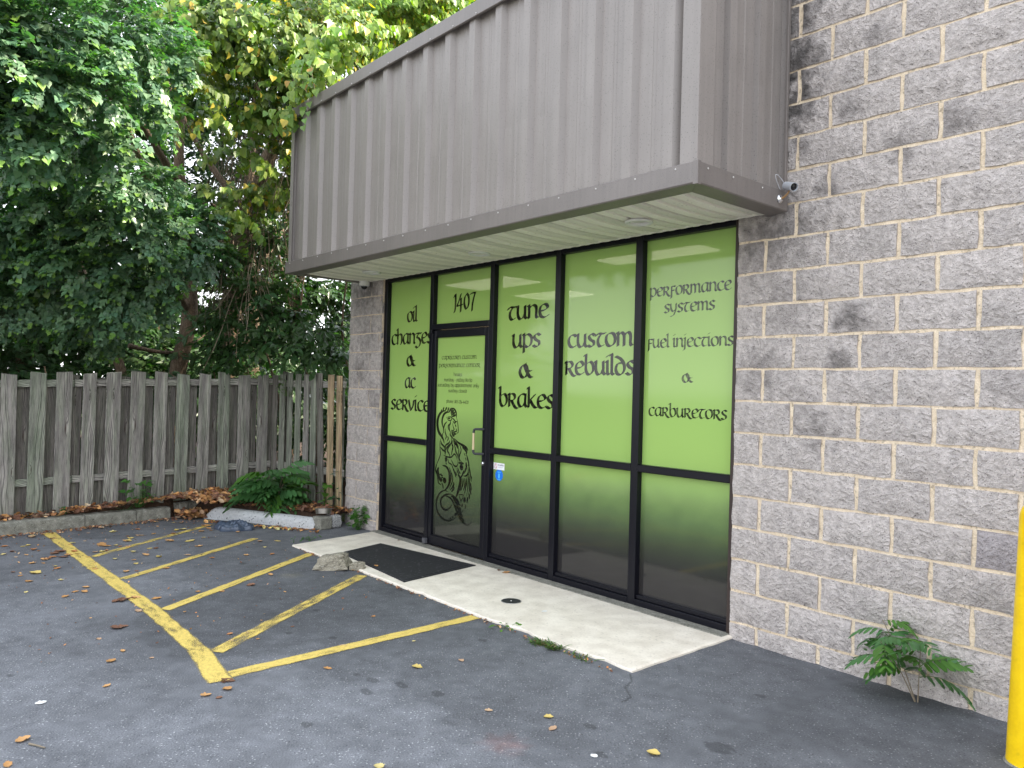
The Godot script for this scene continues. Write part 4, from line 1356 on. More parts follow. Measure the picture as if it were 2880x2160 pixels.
func build_fence() -> void:
	var fence := thing("board_fence", Vector3(-2.4, 0.1, 3.1), "weathered grey board fence behind the kerb and leaf litter", "fence")
	var variants := []
	for k in 8:
		variants.append(board_mesh(0.135 + 0.006 * (k % 3), 1.0, 0.018, k, k % 2 == 0))
	var turn := Basis(Vector3.UP, PI / 2)
	var off := -fence.position
	var pick := [0, 3, 6, 9, 2, 5, 0, 8, 3, 0, 9, 3, 4, 6, 11]
	for k in range(-16, 12):
		var z := 3.09 - 0.2425 * k
		var rise := (3.1 - z) * 0.034
		var top := 1.595 + rise + rr(-0.018, 0.018)
		var bot := strip_h(-2.4, z) - 0.03
		var o := part("board", variants[posmod(k, 8)], M.woods[pick[posmod(k * 4 + 1, 15)]], fence)
		var kk := (top - bot)
		o.transform = Transform3D(turn * Basis(Vector3.FORWARD, rr(-0.008, 0.008)) * Basis.from_scale(Vector3(rr(0.97, 1.05), kk, 1)), off + Vector3(-2.40, bot, z))
		var zb := z - 0.1212
		var tb := 1.545 + rise + rr(-0.02, 0.02)
		var bb := part("back_board", variants[posmod(k * 3 + 2, 8)], M.woods[[1, 4, 7, 10][posmod(k * 3, 4)]], fence)  # darker copies only: the shade behind the front boards is put into the colour
		bb.transform = Transform3D(turn * Basis.from_scale(Vector3(0.90, tb - bot, 1)), off + Vector3(-2.47, bot, zb))
	for q in [[1.49, 0.075], [0.465, 0.075]]:
		for s in 3:
			var z0: float = 7.0 - s * 2.25
			var z1 := z0 - 2.245
			if s == 2:
				z1 = 0.30
			var m := MB.new()
			m.box(Vector3(-0.018, -q[1] / 2, 0), Vector3(0.018, q[1] / 2, z0 - z1), 0.003)
			for i in m.t.size():
				m.t[i] = Vector2(m.v[i].y * 4.0 + 0.4, m.v[i].z / 1.7)
			var o := part("rail", m.mesh(), M.woods[4 + s], fence)
			var ya: float = q[0] + (3.1 - z0) * 0.034
			var yb: float = q[0] + (3.1 - z1) * 0.034
			o.transform = Transform3D(Basis.looking_at(Vector3(0, ya - yb, z0 - z1).normalized(), Vector3.UP, true), off + Vector3(-2.4315, yb, z1))
	for z in [4.75, 2.49, 0.36]:
		part("post", boxm(Vector3(-0.045, -0.1, -0.045), Vector3(0.045, 1.5, 0.045), 0.005), M.woods[1], fence, off + Vector3(-2.525, 0.1, z))
	# short run from the corner to the shop
	var fs := thing("picket_fence_run", Vector3(-1.03, 0.1, 0.05), "open run of narrow fence boards between the fence corner and shop pier", "fence")
	off = -fs.position
	var A := Vector2(-2.40, 0.30)
	var B := Vector2(-1.055, 0.075)
	var d := (B - A).normalized()
	var an := atan2(-d.y, d.x)
	var narrow := board_mesh(0.098, 1.0, 0.018, 21, false)
	var narrow2 := board_mesh(0.104, 1.0, 0.018, 22, true)
	for k in 9:
		var p := A + d * (0.05 + k * 0.163)
		var tilt: float = [0.0, 0.0, 0.01, 0.0, 0.0, 0.015, 0.05, 0.012, 0.02][k]
		var mt: Material = M.woods[[4, 2, 8, 5, 0, 11, 7, 0, 0][k]]
		if k >= 7:
			mt = M.newwoods[k - 6]
		var o := part("board", narrow if k % 2 == 0 else narrow2, mt, fs)
		var bot := 0.055 + 0.02 * (8 - k) * 0.3
		o.transform = Transform3D(Basis(Vector3.UP, an) * Basis(Vector3.BACK, tilt) * Basis.from_scale(Vector3(0.93 if k == 8 else 1.0, 1.70 - bot + rr(-0.02, 0.02), 1)), off + Vector3(p.x - tilt * 0.0, bot, p.y))
	for q in [1.57, 0.56]:
		var m := MB.new()
		m.box(Vector3(0, -0.04, -0.018), Vector3((B - A).length() + 0.02, 0.04, 0.018), 0.003)
		for i in m.t.size():
			m.t[i] = Vector2(m.v[i].y * 4.0 + 0.4, m.v[i].x / 1.7)
		part("rail", m.mesh(), M.woods[3], fs).transform = Transform3D(Basis(Vector3.UP, an), off + Vector3(A.x, q, A.y - 0.032))
	part("back_board", narrow, M.woods[5], fs).transform = Transform3D(Basis(Vector3.UP, an) * Basis.from_scale(Vector3(1, 1.6, 1)), off + Vector3(-1.13, 0.06, 0.03))
	part("back_board", narrow2, M.woods[1], fs).transform = Transform3D(Basis(Vector3.UP, an) * Basis.from_scale(Vector3(1, 1.62, 1)), off + Vector3(-2.27, 0.1, 0.20))

# ---------------------------------------------------------------- loose things
func rock_mesh(size: Vector3, sd: int, rough: float) -> ArrayMesh:
	var m := MB.new()
	var nz := noise(sd, 1.1, 3)
	m.grid(18, 12, func(u: float, v: float) -> Vector3:
		var th := TAU * u
		var ph := PI * (v - 0.5)
		var s := Vector3(cos(th) * cos(ph), sin(ph), sin(th) * cos(ph))
		var k := 1.0 / pow(pow(absf(s.x), 9.0) + pow(absf(s.y), 9.0) + pow(absf(s.z), 9.0), 0.111)
		var p := s * k
		p *= 1.0 + nz.get_noise_3dv(s * 1.3) * rough
		p.x += 0.16 * p.y * sign(p.x) * -1.0 - 0.10 * p.z
		p.z += 0.22 * p.y * (-1.0 if p.z > 0 else 1.0)
		p.y += p.x * 0.18 * (1.0 if p.y > 0 else 0.0)
		return Vector3(p.x * size.x, maxf(p.y, -0.96) * size.y, p.z * size.z) * 0.5, false, true)
	return m.mesh()

func build_props() -> void:
	var toward := Basis(Vector3.UP, 0.858)
	var rk := part("field_stone", rock_mesh(Vector3(0.25, 0.125, 0.15), 43, 0.2), M.stone, self)
	rk.transform = Transform3D(toward * Basis(Vector3.BACK, 0.05), Vector3(0.925, 0.063, 1.185))
	tag(rk, "large tan stone holding down the corner of the doormat", "stone")
	var r2 := part("field_stone", rock_mesh(Vector3(0.115, 0.065, 0.08), 47, 0.3), M.stone, self)
	r2.transform = Transform3D(toward, Vector3(1.075, 0.034, 1.03))
	tag(r2, "small tan stone chip beside the large stone at the doormat", "stone")
	# doormat with a bevelled border
	var dm := MB.new()
	var q := [Vector2(0.306, 0.343), Vector2(1.575, 0.15), Vector2(1.716, 0.982), Vector2(0.475, 0.873)]
	var c := Vector2(1.02, 0.59)
	var P := func(k: int, inset: float, y: float) -> Vector3:
		var p: Vector2 = q[k] + (c - q[k]).normalized() * inset
		return Vector3(p.x, y, p.y)
	for i in 4:
		var j := (i + 1) % 4
		var o: Vector3 = (P.call(i, 0.0, 0.0) + P.call(j, 0.0, 0.0)) / 2 - Vector3(c.x, 0, c.y)
		dm.edge(P.call(i, 0.0, 0.0195), P.call(j, 0.0, 0.0195), P.call(j, 0.004, 0.026), P.call(i, 0.004, 0.026), o)
		dm.edge(P.call(i, 0.004, 0.026), P.call(j, 0.004, 0.026), P.call(j, 0.034, 0.027), P.call(i, 0.034, 0.027), Vector3.UP)
		dm.edge(P.call(i, 0.034, 0.027), P.call(j, 0.034, 0.027), P.call(j, 0.040, 0.031), P.call(i, 0.040, 0.031), Vector3.UP)
		dm.edge3(P.call(i, 0.040, 0.031), P.call(j, 0.040, 0.031), Vector3(c.x, 0.031, c.y), Vector3.UP)
	tag(part("doormat", dm.mesh(), M.rubber, self), "black rubber doormat lying askew before the glass door", "doormat")
	# curled strip at the mat's worn corner
	var cv := thing("cleanout_cover", Vector3(2.615, 0.018, 0.64), "round dark cleanout cover set in the concrete landing", "cover")
	var cm := MB.new()
	cm.lathe([Vector2(0.0, 0.003), Vector2(0.066, 0.004), Vector2(0.070, 0.002), Vector2(0.070, 0.0)], 36)
	part("plate", cm.mesh(), mat(lin(0.025, 0.026, 0.028), 0.6, "dark_iron"), cv)
	var cr := MB.new()
	cr.lathe([Vector2(0.0705, 0.0), Vector2(0.0705, 0.0035), Vector2(0.074, 0.0035), Vector2(0.0755, 0.0)], 36)
	part("ring", cr.mesh(), mat(lin(0.3, 0.29, 0.27), 0.5, "worn_ring"), cv)
	var cs := MB.new()
	cs.lathe([Vector2(0.0, 0.006), Vector2(0.005, 0.0055), Vector2(0.006, 0.003)], 10)
	part("screw", cs.mesh(), M.screw, cv)
	# crumpled plastic bag
	var bg := MB.new()
	var bn := noise(91, 4.2, 4)
	var rn := noise(93, 2.2, 2)
	bg.grid(46, 22, func(u: float, v: float) -> Vector3:
		var th := TAU * u
		var s := 1.0 - v
		var rad := (0.165 + rn.get_noise_2d(cos(th) * 0.9, sin(th) * 0.9) * 0.06) * sin(s * PI / 2)
		var x := cos(th) * rad * 1.15
		var z := sin(th) * rad * 0.8
		var ridge := 1.0 - absf(bn.get_noise_3d(x * 5.5 + z * 2.0, z * 5.5, 0.0)) * 3.0
		var y := 0.092 * pow(cos(s * PI / 2), 0.6) * (0.8 + 0.5 * rn.get_noise_2d(x * 3.0 + 5.0, z * 3.0)) + 0.024 * ridge * (1.0 - s * s * 0.9)
		return Vector3(x, maxf(y, 0.002), z), true, true)
	var bag := part("plastic_bag", bg.mesh(), M.bag, self)
	bag.transform = Transform3D(toward, Vector3(-1.27, 0.0, 1.19))
	tag(bag, "crumpled dark blue plastic bag by the whitewashed kerb stone", "bag")
	# bollard, leaning a little
	var bo := thing("bollard", Vector3(5.829, 0.0, 0.450), "bright yellow sleeved bollard before the block wall", "bollard")
	bo.rotation = Vector3(0.010, 0.0, -0.034)
	var bm := MB.new()
	var pf := [Vector2(0.086, -0.03), Vector2(0.086, 1.07)]
	for i in 9:
		var a := PI / 2 * i / 8.0
		pf.append(Vector2(0.086 * cos(a), 1.07 + 0.085 * sin(a)))
	bm.lathe(pf, 40)
	part("sleeve", bm.mesh(), M.yellow, bo)
	var bc := MB.new()
	bc.lathe([Vector2(0.086, 0.006), Vector2(0.092, 0.005), Vector2(0.098, -0.01)], 32)
	part("concrete_collar", bc.mesh(), M.kerb, bo)
	# bullet camera on the canopy end
	var cam := thing("security_camera", Vector3(4.39, 2.758, 0.125), "silver bullet security camera on the canopy end above the block wall", "camera")
	var ba := MB.new()
	ba.lathe([Vector2(0.0, 0.016), Vector2(0.012, 0.015), Vector2(0.022, 0.008), Vector2(0.028, 0.002), Vector2(0.028, 0.0)], 24, Transform3D(Basis(Vector3.FORWARD, PI / 2), Vector3.ZERO))
	part("mount_base", ba.mesh(), M.chrome, cam)
	var ar := MB.new()
	ar.tube(PackedVector3Array([Vector3(0.012, 0.0, 0.0), Vector3(0.034, 0.012, -0.002), Vector3(0.052, 0.030, -0.004), Vector3(0.060, 0.050, -0.006)]), PackedFloat32Array([0.007, 0.0065, 0.006, 0.006]), 8)
	part("mount_arm", ar.mesh(), mat(lin(0.30, 0.17, 0.07), 0.5, "rusty_brass"), cam)
	var ax := Vector3(0.83, -0.30, 0.46).normalized()
	var bx := Basis(Quaternion(Vector3.UP, ax))
	var cb := MB.new()
	cb.lathe([Vector2(0.0, 0.0), Vector2(0.022, 0.0), Vector2(0.0255, 0.004), Vector2(0.0255, 0.100), Vector2(0.0235, 0.100), Vector2(0.0225, 0.088)], 28, Transform3D(bx, Vector3(0.018, 0.082, -0.03)))
	part("housing", cb.mesh(), M.silver, cam)
	var cf := MB.new()
	cf.lathe([Vector2(0.0225, 0.088), Vector2(0.011, 0.089), Vector2(0.010, 0.094), Vector2(0.0, 0.096)], 24, Transform3D(bx, Vector3(0.018, 0.082, -0.03)))
	part("lens", cf.mesh(), M.darkglass, cam)
	var cc := MB.new()
	var cp := PackedVector3Array()
	var cw := PackedFloat32Array()
	for i in 17:
		var f := i / 16.0
		var p0 := Vector3(0.018, 0.085, -0.03)
		var p1 := Vector3(0.0, 0.17, 0.05)
		var p2 := Vector3(-0.002, 0.15, 0.10)
		var p3 := Vector3(-0.004, 0.06, -0.008)
		cp.append(p0.bezier_interpolate(p1, p2, p3, f))
		cw.append(0.0022)
	cc.tube(cp, cw, 6)
	part("cable", cc.mesh(), mat(lin(0.5, 0.5, 0.52), 0.5, "grey_cable"), cam)
	var dc := thing("dome_camera", Vector3(-0.575, 2.700, 0.10), "small white dome camera hanging under the soffit by the pier", "camera")
	var db := MB.new()
	db.lathe([Vector2(0.0, -0.050), Vector2(0.036, -0.050), Vector2(0.056, -0.044), Vector2(0.058, -0.038), Vector2(0.058, 0.012)], 30)
	part("housing", db.mesh(), M.white, dc)
	var dd := MB.new()
	var dp := []
	for i in 8:
		var a := PI / 2 * i / 7.0
		dp.append(Vector2(0.034 * sin(a), -0.0505 - 0.034 * cos(a)))
	dd.lathe(dp, 24)
	part("dome", dd.mesh(), M.darkglass, dc)

# ---------------------------------------------------------------- leaves and plants
# outlines as (along, half width); the blade is folded along its midrib
const TALLOW := [[0.0, 0.0], [0.10, 0.34], [0.30, 0.50], [0.55, 0.36], [0.78, 0.13], [1.0, 0.0]]
const HEART := [[0.0, 0.0], [-0.12, 0.22], [-0.05, 0.42], [0.16, 0.52], [0.45, 0.40], [0.75, 0.17], [1.0, 0.0]]
const OVAL := [[0.0, 0.0], [0.18, 0.17], [0.45, 0.25], [0.72, 0.18], [1.0, 0.0]]
const ROUND := [[0.0, 0.0], [-0.1, 0.2], [0.1, 0.46], [0.4, 0.5], [0.75, 0.34], [0.98, 0.0]]

func blade(m: MB, shape: Array, at: Vector3, dir: Vector3, nrm: Vector3, size: float, fold := 0.22, droop := 0.25) -> void:
	var x := dir.normalized()
	var s := nrm.cross(x).normalized()
	var up := x.cross(s).normalized()
	var pts := []
	for q in shape:
		var c: Vector3 = at + x * q[0] * size - up * droop * q[0] * q[0] * size
		pts.append([c, c + s * q[1] * size + up * fold * q[1] * size, c - s * q[1] * size + up * fold * q[1] * size])
	var nl := (up - s * fold * 0.8).normalized()
	var nr := (up + s * fold * 0.8).normalized()
	for i in pts.size() - 1:
		for side in 2:
			var k := 1 + side
			var nn := nl if side == 0 else nr
			var a: Vector3 = pts[i][0]
			var b: Vector3 = pts[i][k]
			var c2: Vector3 = pts[i + 1][k]
			var d: Vector3 = pts[i + 1][0]
			var tris := []
			if shape[i][1] > 0.001:
				tris.append([a, b, c2] if side == 1 else [a, c2, b])
			if shape[i + 1][1] > 0.001 or shape[i][1] <= 0.001:
				tris.append([a, c2, d] if side == 1 else [a, d, c2])
			elif shape[i][1] > 0.001 and shape[i + 1][1] <= 0.001:
				pass
			for t in tris:
				if (t[1] - t[0]).cross(t[2] - t[0]).dot(up) < 0.0:
					t = [t[0], t[2], t[1]]
				m.put(t[0], nn); m.put(t[2], nn); m.put(t[1], nn)

func tint(base: Color, spread: float, r: RandomNumberGenerator) -> Color:
	var k := 1.0 + r.randf_range(-spread, spread)
	var h := r.randf_range(-spread, spread) * 0.35
	return Color(base.r * k * (1.0 + h), base.g * k, base.b * k * (1.0 - h))

# a leafy twig reaching along +x and drooping; linear leaf colours
func spray(kind: String, sd: int) -> ArrayMesh:
	var r := RandomNumberGenerator.new()
	r.seed = sd * 131 + kind.length() * 7
	var m := MB.new()
	m.colored = true
	var L := 0.46
	var count := 26
	var base := Color(0.085, 0.150, 0.088)
	var shape: Array = TALLOW
	var size := 0.088
	if kind == "evergreen":
		base = Color(0.058, 0.115, 0.042); shape = OVAL; size = 0.105; count = 20; L = 0.42
	elif kind == "far":
		base = Color(0.062, 0.118, 0.050); shape = OVAL; size = 0.15; count = 26; L = 0.75
	elif kind == "vine":
		base = Color(0.125, 0.215, 0.045); shape = HEART; size = 0.092; count = 18; L = 0.5
	var twig := PackedVector3Array()
	var tw := PackedFloat32Array()
	for i in 6:
		var f := i / 5.0
		twig.append(Vector3(L * f, -0.16 * f * f * L / 0.46 + 0.04 * f, 0.03 * sin(f * 5.0 + sd)))
		tw.append(0.0042 * (1.0 - 0.75 * f))
	m.col = Color(0.07, 0.07, 0.035) if kind != "vine" else Color(0.12, 0.08, 0.04)
	m.tube(twig, tw, 4, false)
	for i in count:
		var f := 0.08 + 0.92 * (i + r.randf() * 0.7) / count
		var p := Vector3(L * f, -0.16 * f * f * L / 0.46 + 0.04 * f, 0.03 * sin(f * 5.0 + sd))
		var side := -1.0 if i % 2 == 0 else 1.0
		var az := side * r.randf_range(0.35, 1.5) * (1.05 - 0.5 * f)
		var dir := Vector3(cos(az), r.randf_range(-0.85, 0.05), sin(az))
		var foot := p + Vector3(cos(az), r.randf_range(0.0, 0.5), sin(az)) * r.randf_range(0.03, 0.075)
		var nrm := Vector3(r.randf_range(-0.25, 0.65), 1.0, r.randf_range(-0.5, 0.5))
		m.col = tint(base, 0.22, r)
		if kind == "vine":
			dir = Vector3(cos(az) * 0.5, -1.0, sin(az) * 0.5)
			nrm = Vector3(r.randf_range(0.2, 1.0), r.randf_range(0.1, 0.9), r.randf_range(-0.6, 0.6))
			var roll := r.randf()
			if roll < 0.10:
				m.col = Color(0.42, 0.33, 0.05)
			elif roll < 0.13:
				m.col = Color(0.40, 0.16, 0.03)
			elif roll < 0.45:
				m.col = tint(Color(0.19, 0.27, 0.05), 0.2, r)
		elif kind == "tallow" and f > 0.86 and r.randf() < 0.5:
			m.col = tint(Color(0.11, 0.20, 0.045), 0.15, r)
		blade(m, shape, foot, dir, nrm, size * r.randf_range(0.5, 1.2), 0.22, r.randf_range(0.05, 0.4))
	return m.mesh()

var sprays := {}
func spray_set(kind: String) -> Array:
	if not sprays.has(kind):
		var a := []
		for k in 4:
			a.append(spray(kind, k + 1))
		sprays[kind] = a
	return sprays[kind]

# sprays over a lobe: bases inside, tips outward and hanging
func crown(parent: Node, called: String, kind: String, lobes: Array, per: float, mt: Material, scale := 1.0, shade := 1.0, from := Vector3(-3.6, 3.0, 1.0), fill := 0.35) -> void:
	var set := spray_set(kind)
	var xfs := [[], [], [], []]
	var cols := [[], [], [], []]
	for lb in lobes:
		var c := Vector3(lb[0], lb[1], lb[2])
		var R: float = lb[3]
		var n := int(per * R * R + 4)
		var outw := (c - from)
		outw.y *= 0.3
		outw = outw.normalized()
		for i in n:
			var d := Vector3(rr(-1, 1), rr(-0.8, 1), rr(-1, 1)).normalized()
			var rad := R * (pow(rng.randf(), fill))
			var p := c + Vector3(d.x, d.y * 0.72, d.z) * rad
			var dir := (d * 0.9 + outw * 0.7 + Vector3(rr(-0.3, 0.3), -0.25, rr(-0.3, 0.3))).normalized()
			dir.y = clampf(dir.y, -0.75, 0.45)
			dir = dir.normalized()
			var b := Basis()
			b.x = dir
			b.z = dir.cross(Vector3.UP).normalized()
			b.y = b.z.cross(b.x).normalized()
			b = b * Basis(Vector3.RIGHT, rr(-0.5, 0.5))
			var s := scale * rr(0.75, 1.15)
			var k := rng.randi() % 4
			xfs[k].append(Transform3D(b.scaled_local(Vector3.ONE * s), p - dir * 0.25 * s))
			var g := shade * rr(0.78, 1.18)
			cols[k].append(Color(g * rr(0.92, 1.1), g, g * rr(0.88, 1.1)))
	for k in 4:
		if xfs[k].size():
			var o := many(called, set[k], mt, xfs[k], cols[k], parent)
			o.set_meta("kind", "stuff")

func limb(parent: Node, called: String, pts: Array, r0: float, r1: float, mt: Material, sides := 10, wob := 0.03) -> MeshInstance3D:
	var c := Curve3D.new()
	for i in pts.size():
		var p: Vector3 = pts[i]
		var t: Vector3 = (pts[mini(i + 1, pts.size() - 1)] - pts[maxi(i - 1, 0)]) / 6.0
		c.add_point(p, -t, t)
	var L := c.get_baked_length()
	var k := maxi(6, int(L / 0.12))
	var pp := PackedVector3Array()
	var rs := PackedFloat32Array()
	for i in k + 1:
		var f := float(i) / k
		pp.append(c.sample_baked(L * f) + Vector3(sin(f * 9.0 + r0 * 50.0), 0, cos(f * 7.0)) * wob * r0 * 3.0)
		rs.append(lerpf(r0, r1, pow(f, 0.8)) * (1.0 + 0.06 * sin(f * 21.0) + 0.04 * sin(f * 47.0)))
	var m := MB.new()
	m.tube(pp, rs, sides)
	return part(called, m.mesh(), mt, parent)

func strands(parent: Node, called: String, boxes: Array, n: int, mt: Material, rad := 0.0035) -> void:
	# a tangle of thin hanging stems, joined: too fine to pick apart
	var m := MB.new()
	for i in n:
		var q: Array = boxes[rng.randi() % boxes.size()]
		var a := Vector3(q[0] + rr(-1, 1) * q[3], q[1] + rr(-1, 1) * q[4], q[2] + rr(-1, 1) * q[5])
		var L := rr(0.4, 1.3)
		var pts := PackedVector3Array()
		var rs := PackedFloat32Array()
		var dx := rr(-0.35, 0.35)
		var dz := rr(-0.35, 0.35)
		for k in 5:
			var f := k / 4.0
			pts.append(a + Vector3(dx * f + 0.05 * sin(f * 6.0 + i), -L * f + (0.25 * f * f if i % 5 == 0 else 0.0), dz * f))
			rs.append(rad * rr(0.6, 1.3))
		m.tube(pts, rs, 4, false)
	part(called, m.mesh(), mt, parent).set_meta("kind", "stuff")

func V(a: Array) -> Vector3:
	return Vector3(a[0], a[1], a[2])

func build_trees() -> void:
	# leaning smooth-barked tree whose low limbs overhang the fence and lot
	var t1 := thing("shade_tree", Vector3(-3.8, 0.2, 1.05), "large leaning tree with pale bluish green leaves overhanging the board fence", "tree")
	var off := -t1.position
	limb(t1, "trunk", [off + Vector3(-3.9, 0.1, 1.06), off + Vector3(-3.8, 1.6, 1.03), off + Vector3(-3.78, 2.4, 0.9), off + Vector3(-3.7, 3.2, 0.95), off + Vector3(-3.4, 4.3, 1.2), off + Vector3(-3.0, 5.6, 1.3)], 0.135, 0.05, M.bark, 14)
	limb(t1, "branch", [off + Vector3(-3.7, 3.1, 0.95), off + Vector3(-2.7, 3.7, 1.7), off + Vector3(-1.4, 4.0, 2.3), off + Vector3(-0.3, 4.05, 2.8)], 0.06, 0.012, M.bark, 8)
	limb(t1, "branch", [off + Vector3(-3.5, 4.0, 1.1), off + Vector3(-2.4, 4.5, 2.0), off + Vector3(-1.2, 4.6, 2.9), off + Vector3(0.0, 4.4, 3.3)], 0.055, 0.012, M.bark, 8)
	limb(t1, "branch", [off + Vector3(-3.78, 2.5, 0.9), off + Vector3(-3.1, 2.95, 1.5), off + Vector3(-2.2, 3.0, 2.2)], 0.045, 0.01, M.bark, 8)
	var c1 := Node3D.new()
	c1.name = "crown"
	t1.add_child(c1)
	c1.position = off
	crown(c1, "leaves", "tallow", [[0.14,4.17,3.46,0.41],[-0.02,4.27,3.10,0.45],[0.01,3.81,3.41,0.41],[-0.14,3.89,3.04,0.49],[-0.31,3.49,3.32,0.43],[-0.30,4.56,2.64,0.48],[-0.53,4.24,2.53,0.39],[-0.65,3.69,2.82,0.43],[-0.99,4.12,2.25,0.36],[-1.13,3.43,2.52,0.43],[-1.43,3.50,2.88,0.41],[-0.90,4.65,2.16,0.41],[-1.66,3.64,1.95,0.27],[0.03,3.96,3.73,0.48],[-0.35,3.52,3.68,0.49]], 340.0, M.leaf, 0.68, 1.75)
	var t2 := thing("shade_tree", Vector3(-3.7, 0.2, 1.7), "slender tree with dense dark green leaves growing close behind the board fence", "tree")
	off = -t2.position
	limb(t2, "trunk", [off + Vector3(-3.7, 0.1, 1.55), off + Vector3(-3.72, 1.6, 1.72), off + Vector3(-3.8, 2.0, 1.86), off + Vector3(-3.9, 3.0, 2.2), off + Vector3(-3.7, 4.2, 2.6)], 0.085, 0.03, M.bark, 12)
	limb(t2, "branch", [off + Vector3(-3.85, 2.3, 2.0), off + Vector3(-3.0, 2.9, 2.4), off + Vector3(-2.2, 3.1, 2.8)], 0.04, 0.008, M.bark, 8)
	limb(t2, "branch", [off + Vector3(-3.9, 2.0, 1.6), off + Vector3(-3.95, 1.95, 1.0), off + Vector3(-4.0, 2.3, 0.5)], 0.035, 0.008, M.bark, 8)
	var c2 := Node3D.new()
	c2.name = "crown"
	t2.add_child(c2)
	c2.position = off
	crown(c2, "leaves", "tallow", [[-1.68,3.32,3.17,0.53],[-1.86,3.16,2.71,0.54],[-1.56,3.09,2.32,0.53],[-2.19,2.84,3.01,0.55],[-2.01,2.74,2.54,0.55],[-1.99,2.80,2.02,0.55],[-2.06,3.07,1.62,0.51],[-2.21,2.40,2.27,0.53],[-2.31,2.45,1.78,0.46],[-2.48,3.02,1.12,0.39],[-2.96,2.36,2.65,0.54],[-2.58,2.39,3.10,0.52],[-2.27,3.40,1.36,0.35],[-2.49,3.58,1.45,0.30],[-2.22,2.97,3.39,0.61],[-2.73,2.33,3.36,0.58],[-2.19,3.54,1.99,0.40],[-3.11,2.09,2.20,0.37]], 250.0, M.leaf, 0.70, 1.55)
	# tree smothered in heart-leaved vine
	var t3 := thing("vine_covered_tree", Vector3(-3.6, 0.2, 0.2), "forked tree trunk wrapped in dry stems and yellow green heart leaved vine", "tree")
	off = -t3.position
	limb(t3, "trunk", [off + Vector3(-3.9, 0.0, 0.3), off + Vector3(-3.75, 1.5, 0.35), off + Vector3(-3.55, 2.6, 0.4), off + Vector3(-3.35, 3.2, 0.35), off + Vector3(-3.0, 3.9, 0.4), off + Vector3(-2.6, 4.6, 0.3), off + Vector3(-2.3, 5.4, 0.1), off + Vector3(-2.1, 6.4, -0.3)], 0.15, 0.06, M.bark, 12)
	limb(t3, "branch", [off + Vector3(-3.1, 3.8, 0.4), off + Vector3(-3.4, 4.5, 0.9), off + Vector3(-3.3, 5.3, 1.4)], 0.06, 0.02, M.bark, 8)
	limb(t3, "branch", [off + Vector3(-3.2, 3.6, 0.35), off + Vector3(-2.9, 3.75, 0.9), off + Vector3(-2.5, 3.7, 1.1)], 0.04, 0.012, M.bark, 8)
	limb(t3, "branch", [off + Vector3(-2.5, 4.8, 0.25), off + Vector3(-2.2, 5.0, -0.4), off + Vector3(-2.0, 5.6, -1.0)], 0.05, 0.015, M.bark, 8)
	var c3 := Node3D.new()
	c3.name = "vine"
	t3.add_child(c3)
	c3.position = off
	crown(c3, "vine_leaves", "vine", [[-1.48,5.38,1.64,0.46],[-1.44,5.23,1.31,0.46],[-1.42,5.49,0.96,0.47],[-1.59,5.08,0.93,0.41],[-1.79,4.85,1.22,0.35],[-1.54,5.39,0.58,0.42],[-1.70,4.96,0.55,0.39],[-1.90,4.73,0.79,0.36],[-1.74,5.85,0.20,0.50],[-1.72,5.30,0.14,0.37],[-1.93,4.69,0.32,0.27],[-1.93,5.85,-0.14,0.39],[-2.09,4.41,0.47,0.24],[-2.25,4.05,0.33,0.22],[-1.47,5.00,1.77,0.34],[-1.45,4.68,1.68,0.31],[-2.10,4.26,0.92,0.27],[-2.29,3.72,1.05,0.23],[-2.02,4.33,0.26,0.24],[-2.21,3.84,0.63,0.21],[-2.10,3.91,0.15,0.21],[-1.81,4.42,1.50,0.26],[-2.26,3.48,0.83,0.24],[-1.82,4.71,0.60,0.30]], 135.0, M.leafy, 0.86, 1.1, Vector3(-3.2, 4.0, 0.3), 0.6)
	crown(c3, "vine_leaves", "vine", [[-2.33,6.31,-0.60,0.55],[-2.35,6.42,-1.12,0.56],[-2.18,6.34,-0.13,0.54],[-2.35,5.91,-0.70,0.34],[-2.24,6.70,-1.48,0.50],[-2.23,6.96,-1.86,0.44],[-2.22,5.81,-0.10,0.33],[-2.04,6.08,0.31,0.45],[-2.18,7.37,-1.97,0.60],[-2.35,7.13,-1.32,0.66],[-0.36,4.80,0.81,0.18],[-0.51,4.56,0.91,0.16],[-0.29,5.04,0.65,0.20],[-0.22,5.20,0.45,0.19],[-0.69,4.37,0.89,0.14]], 170.0, M.leafy, 0.86, 1.5, Vector3(-3.2, 4.0, 0.3), 0.5)  # tint raised above the other vine lobes: sunlight put into the leaf colour
	strands(c3, "dry_vine_stems", [[-3.1, 4.2, 0.5, 0.35, 0.8, 0.3], [-2.5, 4.9, 0.2, 0.5, 0.6, 0.5], [-2.0, 4.9, -0.2, 0.4, 0.7, 0.5], [-3.4, 3.2, 0.4, 0.2, 0.6, 0.2], [-3.0, 3.6, 0.6, 0.6, 0.7, 0.4], [-1.9, 4.4, -0.3, 0.3, 0.8, 0.4]], 900, M.twig)
	strands(c3, "bare_twigs", [[-2.6, 3.3, 0.5, 0.3, 0.3, 0.4], [-2.4, 2.9, 0.6, 0.25, 0.25, 0.25]], 26, M.twig2, 0.005)
	var ev := thing("evergreen_shrub", Vector3(-2.6, 0.15, -0.2), "dark evergreen shrub with long drooping leaves behind the fence corner", "shrub")
	off = -ev.position
	for q in [[-2.9, 0.2], [-2.5, -0.1], [-2.1, -0.5]]:
		limb(ev, "stem", [off + Vector3(q[0], 0.1, q[1] - 0.3), off + Vector3(q[0] + 0.05, 1.2, q[1] - 0.2), off + Vector3(q[0] - 0.05, 2.2, q[1]), off + Vector3(q[0] + 0.1, 3.2, q[1])], 0.03, 0.01, M.bark, 7)
	var c4 := Node3D.new()
	c4.name = "foliage"
	ev.add_child(c4)
	c4.position = off
